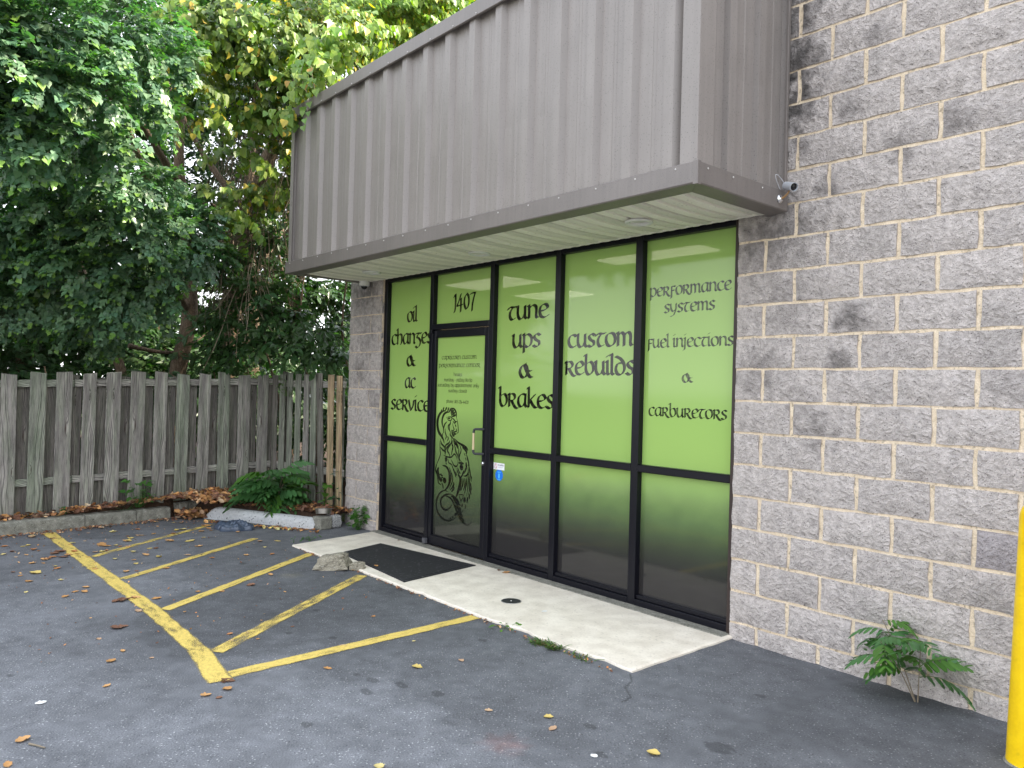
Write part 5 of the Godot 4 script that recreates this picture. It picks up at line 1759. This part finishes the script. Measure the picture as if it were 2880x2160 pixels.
	crown(c4, "leaves", "evergreen", [[-2.52,2.64,0.58,0.49],[-2.19,2.36,0.24,0.45],[-2.85,2.29,0.80,0.37],[-2.00,2.21,-0.17,0.42],[-2.33,2.06,0.53,0.42],[-1.89,1.95,0.25,0.35],[-2.77,1.94,0.81,0.37],[-1.58,1.86,-0.14,0.29],[-2.77,2.82,0.18,0.38],[-2.88,3.14,0.57,0.38],[-2.88,3.44,0.15,0.39],[-2.95,3.95,0.07,0.33],[-3.07,3.87,0.31,0.30]], 105.0, M.leaf, 1.0, 1.0, Vector3(-3.0, 2.0, -0.8), 0.6)
	# the wood beyond: each tree its own trunk and crown
	var groups := [[[-5.76,4.02,2.65,1.32],[-5.92,2.64,2.42,1.32],[-5.41,5.19,2.24,1.24]],
		[[-6.27,2.40,1.45,1.29],[-6.12,3.54,1.32,1.29],[-5.78,4.99,1.19,0.81],[-6.42,2.96,0.26,1.00],[-5.61,2.00,0.82,0.78],[-6.31,2.23,-0.25,0.92],[-6.62,3.99,-0.31,0.61],[-6.19,6.04,-0.02,0.35]],
		[[-6.54,3.08,-0.87,0.95],[-6.66,3.52,-1.77,0.81],[-6.02,2.10,-1.02,0.84],[-6.47,3.22,-2.24,0.63],[-7.03,4.60,-1.73,0.65],[-6.26,6.58,-0.82,0.72],[-6.39,6.49,-1.92,0.46],[-6.01,2.17,-2.23,0.69],[-6.27,2.81,-2.72,0.36],[-7.01,3.55,-3.31,0.48]],
		[[-5.06,6.27,2.34,1.32],[-5.26,7.06,0.12,1.26],[-5.66,7.62,-1.18,1.35],[-5.85,8.38,-2.50,1.44],[-5.84,9.21,-3.89,1.42],[-5.22,6.53,1.07,1.13]],
		[[-4.74,4.42,3.52,1.44],[-5.02,2.77,3.46,1.44]]]
	var kinds := ["tall dark tree standing in the wood behind the slender tree", "tall shaded tree standing in the wood behind the leaning trunk", "dark tree in the wood seen beneath the canopy end", "high crowned tree rising in the wood behind the vine covered trunk", "broad dark tree at the outer end of the wood behind the fence"]
	for k in groups.size():
		var g: Array = groups[k]
		var cx := Vector3.ZERO
		for lb in g:
			cx += Vector3(lb[0], 0, lb[2])
		cx /= g.size()
		var bt := thing("wood_tree", Vector3(cx.x, 0.1, cx.z), kinds[k], "tree", "trees of the wood beyond the fence")
		limb(bt, "trunk", [Vector3(0, -0.2, 0), Vector3(0.1, 2.2, 0.05), Vector3(-0.1, 4.5, 0.1), Vector3(0.1, 7.0, 0)], 0.16, 0.05, M.bark, 9)
		limb(bt, "branch", [Vector3(0.05, 2.5, 0.05), Vector3(0.7, 3.4, 0.6), Vector3(1.3, 4.0, 1.0)], 0.06, 0.015, M.bark, 7)
		limb(bt, "branch", [Vector3(0.0, 3.2, 0.05), Vector3(-0.5, 4.2, -0.7), Vector3(-0.8, 5.2, -1.0)], 0.06, 0.015, M.bark, 7)
		var bc := Node3D.new()
		bc.name = "crown"
		bt.add_child(bc)
		bc.position = -bt.position
		crown(bc, "leaves", "far", g, 62.0, M.leaf, 1.0, 1.0, Vector3(cx.x, 3.0, cx.z), 0.5)
	# undergrowth between fence and wood
	var ug := thing("undergrowth_thicket", Vector3(-4.2, 0.1, 2.0), "dark undergrowth thicket filling the gap behind the board fence", "thicket")
	var uc := Node3D.new()
	uc.name = "foliage"
	ug.add_child(uc)
	uc.position = -ug.position
	var ul := []
	for k in 15:
		ul.append([-4.6 + 0.5 * sin(k * 2.3), 1.35 + 0.35 * sin(k * 1.7), 5.4 - k * 0.52, 1.0])
	for k in 7:
		ul.append([-3.6 + k * 0.38, 0.9 + 0.3 * sin(k * 1.3), -1.3 - 0.25 * k, 0.8])
	crown(uc, "leaves", "far", ul, 60.0, M.leaf, 0.8, 1.0, Vector3(-6, 0, 0), 0.5)
	for k in 5:
		limb(ug, "stem", [Vector3(0.1 * k, -0.15, 2.5 - k), Vector3(0.1 * k + 0.1, 0.7, 2.4 - k), Vector3(0.1 * k - 0.1, 1.6, 2.5 - k)], 0.02, 0.008, M.bark, 6)
	# thin crown seen against the sky between the two big trees
	var tn := thing("wood_tree", Vector3(-7.5, 0.1, -2.0), "thin sparse tree with sky showing through behind the vine covered trunk", "tree", "trees of the wood beyond the fence")
	limb(tn, "trunk", [Vector3(0, -0.2, 0), Vector3(0.1, 2.4, 0), Vector3(-0.1, 5.0, 0.2), Vector3(0.1, 7.5, 0)], 0.11, 0.03, M.bark, 8)
	limb(tn, "branch", [Vector3(0, 3.0, 0), Vector3(0.6, 4.2, 0.8), Vector3(0.9, 5.2, 1.4)], 0.05, 0.01, M.bark, 6)
	limb(tn, "branch", [Vector3(0, 3.6, 0), Vector3(-0.7, 4.6, -0.6), Vector3(-1.0, 5.8, -1.2)], 0.05, 0.01, M.bark, 6)
	var tc := Node3D.new()
	tc.name = "crown"
	tn.add_child(tc)
	tc.position = -tn.position
	crown(tc, "leaves", "far", [[-6.41,5.38,0.04,0.78],[-6.51,4.74,-0.17,0.69],[-6.14,5.87,-0.31,0.69],[-5.87,5.77,0.44,0.59],[-6.77,5.41,-0.48,0.63],[-6.45,5.72,-1.09,0.72],[-6.94,5.10,-1.67,0.74],[-6.81,3.82,-1.30,0.72],[-6.99,3.95,-2.10,0.65],[-6.41,3.05,-2.40,0.63],[-6.29,2.38,-2.75,0.54],[-6.59,3.31,-3.08,0.56],[-6.60,5.86,-1.94,0.56]], 60.0, M.leaf, 0.75, 1.0, Vector3(-7.5, 3.0, -2.0), 0.6)
	# strands of vine hanging over the canopy's end
	var hr := RandomNumberGenerator.new()
	hr.seed = 9
	for q in [[-0.29, 9, "long vine strand with heart shaped leaves hanging over the canopy corner"], [-0.46, 6, "short vine strand drooping over the canopy cap nearest the trees"], [-0.10, 5, "short vine strand lying over the canopy cap right of the long strand"]]:
		var hv := thing("hanging_vine", Vector3(q[0], 4.4, 0.98), q[2], "vine", "vine strands over the canopy corner")
		var hp := []
		for k in q[1]:
			hp.append(Vector3(0.03 * sin(k * 1.1 + q[0] * 9.0) + 0.012 * k, 0.34 - 0.085 * k, 0.03 + 0.035 * sin(k * 0.9)))
		limb(hv, "stem", hp, 0.004, 0.0025, M.twig2, 5, 0.0)
		for k in q[1] + 5:
			var m := MB.new()
			m.colored = true
			m.col = tint(Color(0.15, 0.27, 0.045), 0.25, hr)
			if k == 5:
				m.col = Color(0.45, 0.26, 0.05)
			var p: Vector3 = hp[mini(k * (q[1] - 1) / (q[1] + 4), q[1] - 1)]
			var az := hr.randf_range(-1.2, 1.6)
			blade(m, HEART, p + Vector3(cos(az) * 0.03, 0.01, sin(az) * 0.03 + 0.02), Vector3(cos(az) * 0.6, -0.9, 0.25), Vector3(0.55, 0.3, 0.8), hr.randf_range(0.05, 0.085))
			part("leaf", m.mesh(), M.leafy, hv)

# ---------------------------------------------------------------- small plants
func frond_mesh(sd: int) -> ArrayMesh:
	# feathery leaf: a drooping rib with paired oblong leaflets
	var r := RandomNumberGenerator.new()
	r.seed = sd * 17 + 3
	var m := MB.new()
	m.colored = true
	var pts := PackedVector3Array()
	var rs := PackedFloat32Array()
	for i in 9:
		var f := i / 8.0
		pts.append(Vector3(f * 0.30, 0.10 * sin(f * PI * 0.55) - 0.15 * f * f, 0))
		rs.append(0.0022 * (1.0 - 0.6 * f))
	m.col = Color(0.10, 0.17, 0.05)
	m.tube(pts, rs, 4, false)
	var np := 7
	for i in np:
		var f := 0.16 + 0.84 * i / (np - 1)
		var p := Vector3(f * 0.30, 0.10 * sin(f * PI * 0.55) - 0.15 * f * f, 0)
		var sz := 0.096 * (0.55 + 0.65 * sin(PI * clampf(f * 0.85 + 0.05, 0, 1)))
		for s in [-1.0, 1.0]:
			m.col = tint(Color(0.095, 0.225, 0.078), 0.16, r)
			var dir := Vector3(0.55 + 0.35 * f, -0.28, s * (0.95 - 0.25 * f))
			blade(m, [[0.0, 0.04], [0.12, 0.13], [0.5, 0.16], [0.84, 0.135], [1.0, 0.0]], p, dir, Vector3(-0.15, 1, r.randf_range(-0.3, 0.3)), sz, 0.12, 0.25)
	return m.mesh()

var fronds := []
func feather_plant(at: Vector3, n: int, size: float, label: String, lean: Vector3, fresh := 0.15) -> void:
	if fronds.is_empty():
		for k in 4:
			fronds.append(frond_mesh(k))
	var o := thing("silk_tree_seedling", at, label, "seedling", "feathery seedlings")
	var stems := maxi(2, n / 7)
	var heads := []
	for k in stems:
		var a := TAU * k / stems + rr(-0.4, 0.4)
		var top := Vector3(cos(a) * 0.16, rr(0.16, 0.42), sin(a) * 0.12) * size + lean * rr(0.3, 1.0)
		limb(o, "stem", [Vector3(0, -0.03, 0), top * 0.5 + Vector3(0, 0.02, 0), top], 0.006 * size, 0.003 * size, M.twig2, 5, 0.0)
		heads.append(top)
	for k in n:
		var h: Vector3 = heads[k % stems]
		var a := TAU * k * 0.381966 + rr(-0.3, 0.3)
		var p := h * rr(0.35, 1.0)
		var f := part("frond", fronds[k % 4], M.leaf, o)
		f.transform = Transform3D((Basis(Vector3.UP, a) * Basis(Vector3.BACK, rr(-0.35, 0.45)) * Basis(Vector3.RIGHT, rr(-0.5, 0.5))).scaled_local(Vector3.ONE * size * rr(0.75, 1.15)), p)
		if rng.randf() < fresh:
			f.set_surface_override_material(0, M.leaf_fresh)

func weed(called: String, at: Vector3, n: int, size: float, hgt: float, shape: Array, label: String, col: Color, spread: float) -> void:
	var o := thing(called, at, label, "weed", "weeds rooted in cracks")
	var r := RandomNumberGenerator.new()
	r.seed = n * 91 + int(absf(at.x) * 100.0)
	for k in n:
		var m := MB.new()
		m.colored = true
		m.col = tint(col, 0.25, r)
		var a := r.randf() * TAU
		var d := sqrt(r.randf()) * spread
		var h := r.randf_range(0.15, 1.0) * hgt
		var p := Vector3(cos(a) * d, h, sin(a) * d)
		var st := PackedVector3Array([Vector3(p.x * 0.2, -0.005, p.z * 0.2), Vector3(p.x * 0.7, h * 0.7, p.z * 0.7), p])
		m.tube(st, PackedFloat32Array([0.0016, 0.0013, 0.001]), 4, false)
		blade(m, shape, p, Vector3(cos(a), r.randf_range(-0.35, 0.25), sin(a)), Vector3(r.randf_range(-0.3, 0.6), 1, r.randf_range(-0.3, 0.6)), size * r.randf_range(0.6, 1.15))
		part("leaf", m.mesh(), M.leaf, o)

func tuft(at: Vector3, n: int, label: String) -> void:
	var m := MB.new()
	m.colored = true
	var r := RandomNumberGenerator.new()
	r.seed = n + 5
	for k in n:
		m.col = tint(Color(0.10, 0.185, 0.045), 0.3, r) if r.randf() < 0.85 else Color(0.28, 0.22, 0.10)
		var a := r.randf() * TAU
		var f := r.randf_range(-1.0, 1.0)
		var p := Vector3(f * 0.11, 0, r.randf_range(-0.03, 0.04) - f * 0.01)
		var d := Vector3(cos(a), r.randf_range(0.35, 1.3), sin(a)).normalized()
		blade(m, [[0.0, 0.05], [0.3, 0.06], [0.7, 0.04], [1.0, 0.0]], p, d, Vector3(-d.y * cos(a), 1, -d.y * sin(a)), r.randf_range(0.03, 0.085), 0.1, 0.5)
	var o := thing("grass_tuft", at, label, "grass")
	part("blades", m.mesh(), M.leaf, o).set_meta("kind", "stuff")

func build_plants() -> void:
	M.leaf_fresh = leafmat(0.42, Color(0.75, 0.85, 0.3))
	M.leaf_fresh.albedo_color = Color(1.0, 1.0, 0.75)
	feather_plant(Vector3(-1.66, 0.11, 0.58), 78, 1.22, "large feathery seedling in the fence corner behind the whitewashed kerb", Vector3(0.10, 0.0, 0.08), 0.12)
	feather_plant(Vector3(5.24, 0.0, 0.12), 24, 0.68, "small feathery seedling growing from the foot of the block wall", Vector3(-0.12, 0.20, 0.04), 0.5)
	weed("ivy_weed", Vector3(-2.30, 0.16, 1.86), 46, 0.06, 0.30, HEART, "bright green ivy clump climbing the fence foot above the kerb", Color(0.07, 0.19, 0.035), 0.16)
	weed("ivy_weed", Vector3(-2.28, 0.14, 2.0), 16, 0.04, 0.07, OVAL, "low creeping weed trailing on the kerb top beside the ivy clump", Color(0.045, 0.12, 0.03), 0.2)
	weed("ivy_weed", Vector3(-2.26, 0.13, 2.62), 9, 0.045, 0.12, HEART, "tiny green weed sprouting from leaf litter at the fence foot", Color(0.05, 0.15, 0.04), 0.05)
	weed("leafy_weed", Vector3(-0.56, 0.0, 0.10), 60, 0.055, 0.26, ROUND, "lush round leaved weed at the foot of the shop pier", Color(0.075, 0.195, 0.035), 0.085)
	weed("leafy_weed", Vector3(-1.22, 0.1, 0.16), 12, 0.075, 0.34, ROUND, "round leaved vine climbing the open fence boards near the bowl", Color(0.10, 0.24, 0.03), 0.05)
	weed("leafy_weed", Vector3(-1.0, 0.1, 0.14), 14, 0.055, 0.50, HEART, "dark vine between the last fence boards and the pier", Color(0.03, 0.085, 0.025), 0.05)
	weed("leafy_weed", Vector3(-0.33, 0.0, 0.78), 14, 0.045, 0.05, OVAL, "flat green weed along the far edge of the concrete landing", Color(0.07, 0.17, 0.04), 0.10)
	weed("leafy_weed", Vector3(-0.26, 0.0, 0.98), 4, 0.03, 0.07, OVAL, "single upright sprig beside the far corner of the landing", Color(0.08, 0.2, 0.05), 0.015)
	weed("leafy_weed", Vector3(3.05, 0.0, 1.065), 9, 0.05, 0.03, OVAL, "broad leaved weed in the joint between asphalt and landing", Color(0.11, 0.24, 0.04), 0.09)
	tuft(Vector3(3.45, 0.0, 1.07), 150, "green grass tuft rooted at the edge of the concrete landing")
	tuft(Vector3(3.72, 0.0, 1.06), 22, "sparse dry grass sprigs beside the grass tuft")
	weed("fence_vine", Vector3(-1.98, 1.42, 0.30), 16, 0.075, 0.22, OVAL, "sprig of pale oval leaves hanging over the fence corner", Color(0.085, 0.16, 0.03), 0.20)

# ---------------------------------------------------------------- fallen leaves
func dry_leaf(sd: int, c: Color) -> ArrayMesh:
	var r := RandomNumberGenerator.new()
	r.seed = sd * 7 + 1
	var m := MB.new()
	m.colored = true
	m.col = c
	var curl := r.randf_range(0.25, 0.95)
	var tw := r.randf_range(-0.3, 0.3)
	var ra := r.randf_range(0.3, 0.42)
	m.grid(4, 6, func(u: float, v: float) -> Vector3:
		var w := ra * pow(sin(PI * clampf(v * 0.93 + 0.05, 0.0, 1.0)), 0.75) * (1.0 + 0.12 * sin(v * 19.0 + sd))
		var x := (u - 0.5) * 2.0 * w
		var y := curl * (x * x * 1.8 + (v - 0.5) * (v - 0.5) * 0.7) + tw * x * (v - 0.5) + 0.02 * sin(u * 9.0 + v * 13.0 + sd)
		return Vector3(x, maxf(y, 0.0) + 0.006, v - 0.5), true, true)
	return m.mesh()

const LEAVES := [[-2048,3093,0,70],[-1897,2941,1,80],[-243,3179,1,95],[25,3263,0,60],[445,2964,0,55],[537,3055,0,50],[574,3001,0,60],[639,3137,0,55],[356,3332,1,35],[95,2595,0,65],[149,2303,0,70],[-129,2772,0,50],[1051,2639,0,70],[1300,2827,3,70],[680,2733,3,40],[1031,2344,0,45],[1120,2200,0,45],[1066,1955,2,70],[838,1699,0,60],[30,1573,0,55],[105,1364,0,50],[-504,1224,3,60],[-429,1075,1,70],[-29,1861,0,55],[-583,1787,0,75],[-268,1996,3,60],[-313,2224,1,60],[-464,2292,0,80],[-645,2347,1,60],[-430,2553,1,50],[-806,2564,1,55],[-1125,2498,0,125],[-1052,2477,0,90],[-1201,2271,0,70],[-1311,2195,1,75],[-981,1930,0,90],[-878,1771,1,100],[-1525,1630,1,90],[-2070,1579,1,45],[-1607,1363,0,110],[-1326,1507,0,70],[-1430,1947,0,50],[-1412,2062,3,55],[-1371,2692,1,60],[-1273,2726,0,50],[-823,2618,3,60],[-1209,3036,0,70],[-1012,3121,0,45],[-631,3135,0,60],[-748,3005,0,80],[-726,3035,0,70],[-800,2956,0,70],[-1012,2876,2,80],[-752,2884,2,90],[-820,2830,0,70],[-938,2764,0,60],[-827,2759,0,60],[-948,2916,2,90],[-996,2852,2,80],[-1429,3085,1,50],[-1448,3040,1,45],[-1516,3218,0,60],[-1141,3274,1,45],[1612,3040,2,90],[1599,2996,2,60],[1770,3176,3,35],[2581,3323,0,45],[2213,3215,0,70],[2292,3027,3,28],[2076,3121,0,45],[1494,2589,0,28],[2126,2522,0,40],[2255,2564,3,35],[2317,2422,0,25],[1391,1827,0,30],[2215,2151,2,28],[2978,2860,0,62],[2870,2815,2,75],[2869,2837,2,45],[2996,2973,0,55],[3061,2931,2,35],[2313,1610,0,30],[3018,3754,0,65],[3229,3837,0,50],[4147,2675,1,55],[972,2849,2,90],[959,2787,2,80],[955,2751,0,70],[972,2889,2,70],[-640,2715,0,50],[-304,2826,1,35],[-424,3004,1,45],[113,3066,1,40],[-1738,2251,1,70],[-1416,2102,3,60],[-1507,1699,1,60],[-1438,1395,0,70],[-1226,1058,0,60],[-1084,1219,0,60],[-1179,781,0,80],[-1205,719,0,70],[-1010,716,0,60],[-1135,608,1,110],[-967,645,0,80],[-913,599,0,70],[-845,550,0,70],[-787,518,0,60],[-1041,763,0,70],[-967,3207,3,35],[-209,3286,0,40],[-369,3311,2,40],[-1143,3006,0,40],[-1401,2581,3,40],[-1814,2462,3,40],[-967,2377,0,45],[4215,1783,1,48],[4320,1857,3,52],[4767,1684,1,60],[3290,1914,1,62],[3351,1654,3,40],[2317,1617,0,35],[3982,1963,3,40],[2731,2071,3,45],[3016,2319,0,50],[2906,1681,1,25],[1151,898,0,45],[1925,13,0,70],[1827,49,2,40],[256,21,2,40]]

func build_leaves() -> void:
	var cols := [[Color(0.46, 0.24, 0.09), Color(0.55, 0.31, 0.13), Color(0.40, 0.18, 0.07)], [Color(0.58, 0.44, 0.14), Color(0.62, 0.52, 0.22)], [Color(0.16, 0.075, 0.045), Color(0.22, 0.11, 0.07)], [Color(0.52, 0.36, 0.22), Color(0.45, 0.29, 0.18)]]
	var names := ["orange tan dry leaf", "yellow fallen leaf", "dark brown crumpled leaf", "pale tan dry leaf"]
	var meshes := []
	for k in 4:
		var a := []
		for c in cols[k]:
			for j in 3:
				a.append(dry_leaf(k * 20 + a.size(), c))
		meshes.append(a)
	var seen_leaf := {}
	var spread: Array = LEAVES.duplicate()
	for k in 26:
		spread.append([int(-2000 + 2200 * pow(rng.randf(), 1.6)), int(rr(1250, 3500)), [0, 0, 1, 3, 2, 1][rng.randi() % 6], int(rr(35, 85))])
	for q in spread:
		var p := Vector3(q[0] / 1000.0, 0.001, q[1] / 1000.0)
		var where := "on the open asphalt"
		if p.z < 0.05:
			p.z = 0.1
		if p.x > -0.1 and p.x < 4.0 and p.z < 1.0:
			p.y = 0.0195
			where = "on the concrete landing"
			if p.x > 0.45 and p.x < 1.6 and p.z > 0.2 and p.z < 0.9:
				p.y = 0.032
				where = "on the doormat"
		elif p.x < -1.0 and p.z < 1.55:
			where = "near the crumpled bag"
		elif p.x < -1.2:
			where = "close to the kerb"
		elif absf(p.z - 2.75) < 0.12 and p.x < 2.9:
			where = "on the long yellow line"
		elif p.z < 2.7 and p.x < 2.7:
			where = "within the yellow hatching"
		if p.x < -2.0 and p.z < 1.6:
			p.x = -2.0
		var a: Array = meshes[q[2]]
		var o := part("fallen_leaf", a[rng.randi() % a.size()], M.litter, self)
		o.transform = Transform3D((Basis(Vector3.UP, rr(0, TAU)) * Basis(Vector3.RIGHT, rr(-0.12, 0.12))).scaled_local(Vector3.ONE * q[3] / 1000.0 * 0.98), p)
		tag(o, "", "leaf", "fallen leaves " + where)
		var key: String = names[q[2]] + " lying " + where
		if not seen_leaf.has(key):
			seen_leaf[key] = []
		seen_leaf[key].append(o)
	var ordinal := ["first", "second", "third", "fourth", "fifth", "sixth", "seventh", "eighth", "ninth", "tenth", "eleventh", "twelfth", "thirteenth", "fourteenth", "fifteenth", "sixteenth", "seventeenth", "eighteenth", "nineteenth", "twentieth"]
	for key in seen_leaf:
		var row: Array = seen_leaf[key]
		row.sort_custom(func(a, b): return a.position.x < b.position.x)
		for i in row.size():
			var which: String = ordinal[mini(i, 19)] if i < 20 else "twenty " + ordinal[i - 20]
			row[i].set_meta("label", key if row.size() == 1 else key + ", " + which + " from the fence")
	# litter banked against fence and kerb, and crumbs: nobody could count these
	var xfs := []
	var lc := []
	var put := func(x: float, y: float, z: float, s: float, k: int) -> void:
		xfs.append(Transform3D(Basis.from_euler(Vector3(rr(-0.7, 0.7), rr(0, TAU), rr(-0.7, 0.7))).scaled_local(Vector3.ONE * s), Vector3(x, y, z)))
		lc.append(tint(cols[k][rng.randi() % cols[k].size()], 0.3, rng))
	for i in 900:
		var z := rr(1.2, 7.0)
		var x := lerpf(-2.17, -2.37, rng.randf()) - clampf((2.4 - z) * 0.06, 0, 0.09)
		put.call(x, strip_h(x, z) + rr(0.015, 0.05), z, rr(0.03, 0.085), [0, 2, 2, 0, 3, 2][rng.randi() % 6])
	for i in 520:
		var f := rng.randf()
		var x := rr(-2.42, -1.75)
		var z := 0.95 + (x + 2.0) * -0.35 + rr(-0.35, 0.45)
		var h := 0.07 * exp(-pow((x + 2.2) / 0.3, 2.0) - pow((z - 1.15) / 0.33, 2.0))
		put.call(x, strip_h(x, z) + 0.02 + h * rng.randf(), z, rr(0.035, 0.10), [0, 0, 2, 0, 3, 2][rng.randi() % 6])
	for i in 900:
		var f := rng.randf()
		var p := Vector2(-2.2, 1.1).lerp(Vector2(-0.9, 0.3), f) + Vector2(rr(-0.15, 0.1), rr(-0.42, 0.02))
		put.call(p.x, 0.135 + strip_h(p.x, p.y) * 0.1 + rr(0, 0.03), p.y, rr(0.03, 0.08), [0, 2, 2][rng.randi() % 3])
	for i in 170:
		put.call(rr(-2.36, -2.06), rr(0.01, 0.09), rr(1.14, 1.46), rr(0.03, 0.09), [0, 2, 0, 3][rng.randi() % 4])
	for i in 260:
		# along the foot of kerb and loose stone
		var f := rng.randf()
		var p := Vector2(-2.0, 3.4).lerp(Vector2(-2.26, 1.5), f) + Vector2(pow(rng.randf(), 2.0) * 0.16, 0.0)
		put.call(p.x + 0.02, 0.012, p.y, rr(0.012, 0.045), [2, 2, 0, 3][rng.randi() % 4])
	for i in 120:
		var p := Vector2(-1.9, 1.22).lerp(Vector2(-0.62, 0.5), rng.randf()) + Vector2(rr(0, 0.06), rr(0.02, 0.1))
		put.call(p.x, 0.012, p.y, rr(0.015, 0.06), [0, 2, 0, 1][rng.randi() % 4])
	for i in 170:
		# crumbs along the landing's edge
		var x := rr(-0.1, 4.0)
		put.call(x, 0.006, 1.065 + rr(-0.012, 0.035), rr(0.008, 0.026), [2, 0, 2, 3][rng.randi() % 4])
	for i in 420:
		var x := -2.0 + pow(rng.randf(), 1.7) * 4.2
		put.call(x, 0.005, rr(1.2, 4.2), rr(0.008, 0.022), [2, 0, 3, 2][rng.randi() % 4])
	var one := dry_leaf(99, Color.WHITE)
	var o := many("leaf_litter", one, M.litter, xfs, lc, self)
	tag(o, "brown leaf litter banked along fence, kerb and landing edge", "litter", "", "stuff")
	var sc := 0
	for q in [[2.62, 3.62, 0.05, "white paper scrap on the open asphalt"], [4.62, 1.90, 0.035, "tiny white paper scrap on the asphalt before the block wall"], [2.95, 0.62, 0.05, "white crumb of paper on the landing beside the cleanout cover"]]:
		var sm := dry_leaf(200 + sc, Color(0.75, 0.75, 0.74))
		sc += 1
		var so := part("paper_scrap", sm, M.litter, self)
		so.transform = Transform3D(Basis(Vector3.UP, rr(0, 6)).scaled_local(Vector3(1.2, 0.5, 1) * q[2]), Vector3(q[0], 0.019 if q[1] < 1.0 else 0.001, q[1]))
		tag(so, q[3], "paper")
	# twig and a scrap of white paper on the lot
	var tg := thing("twig", Vector3(3.12, 0.006, 3.72), "short dry twig on the open asphalt", "twig")
	limb(tg, "stick", [Vector3(-0.04, 0, 0.02), Vector3(0, 0.002, 0), Vector3(0.04, 0, -0.025)], 0.005, 0.003, M.twig2, 6)

# ---------------------------------------------------------------- all of it
func _ready() -> void:
	rng.seed = 20240
	var cam := Camera3D.new()
	cam.name = "camera"
	add_child(cam)
	cam.position = Vector3(6.885, 1.558, 4.379)
	cam.rotation = Vector3(0.0084, 0.8581, 0.0272)
	cam.fov = 52.74
	cam.near = 0.05
	cam.far = 300.0
	cam.current = true
	var env := Environment.new()
	env.background_mode = Environment.BG_SKY
	var sk := ProceduralSkyMaterial.new()
	sk.sky_top_color = Color(0.875, 0.905, 0.95)
	sk.sky_horizon_color = Color(0.96, 0.96, 0.955)
	sk.sky_curve = 0.16
	sk.ground_bottom_color = Color(0.25, 0.25, 0.25)
	sk.ground_horizon_color = Color(0.6, 0.62, 0.63)
	sk.sun_angle_max = 4.0
	var sky := Sky.new()
	sky.sky_material = sk
	env.sky = sky
	env.tonemap_mode = Environment.TONE_MAPPER_LINEAR
	env.tonemap_exposure = 3.05
	env.sdfgi_enabled = true
	env.ssao_enabled = true
	env.ssil_enabled = true
	var we := WorldEnvironment.new()
	we.name = "world"
	we.environment = env
	add_child(we)
	# the sun stands behind the shop and to the right: the lot lies in open shade, the vine tops catch the light
	var sun := DirectionalLight3D.new()
	sun.name = "sun"
	add_child(sun)
	var to_sun := Vector3(0.46, 0.74, -0.60).normalized()
	sun.look_at_from_position(Vector3.ZERO, -to_sun, Vector3.UP)
	sun.light_energy = 1.6
	sun.light_color = Color(1.0, 0.95, 0.86)
	sun.light_angular_distance = 4.0
	sun.shadow_enabled = true
	make_materials()
	build_ground()
	build_shop()
	build_kerb()
	build_fence()
	build_trees()
	build_props()
	build_plants()
	build_leaves()
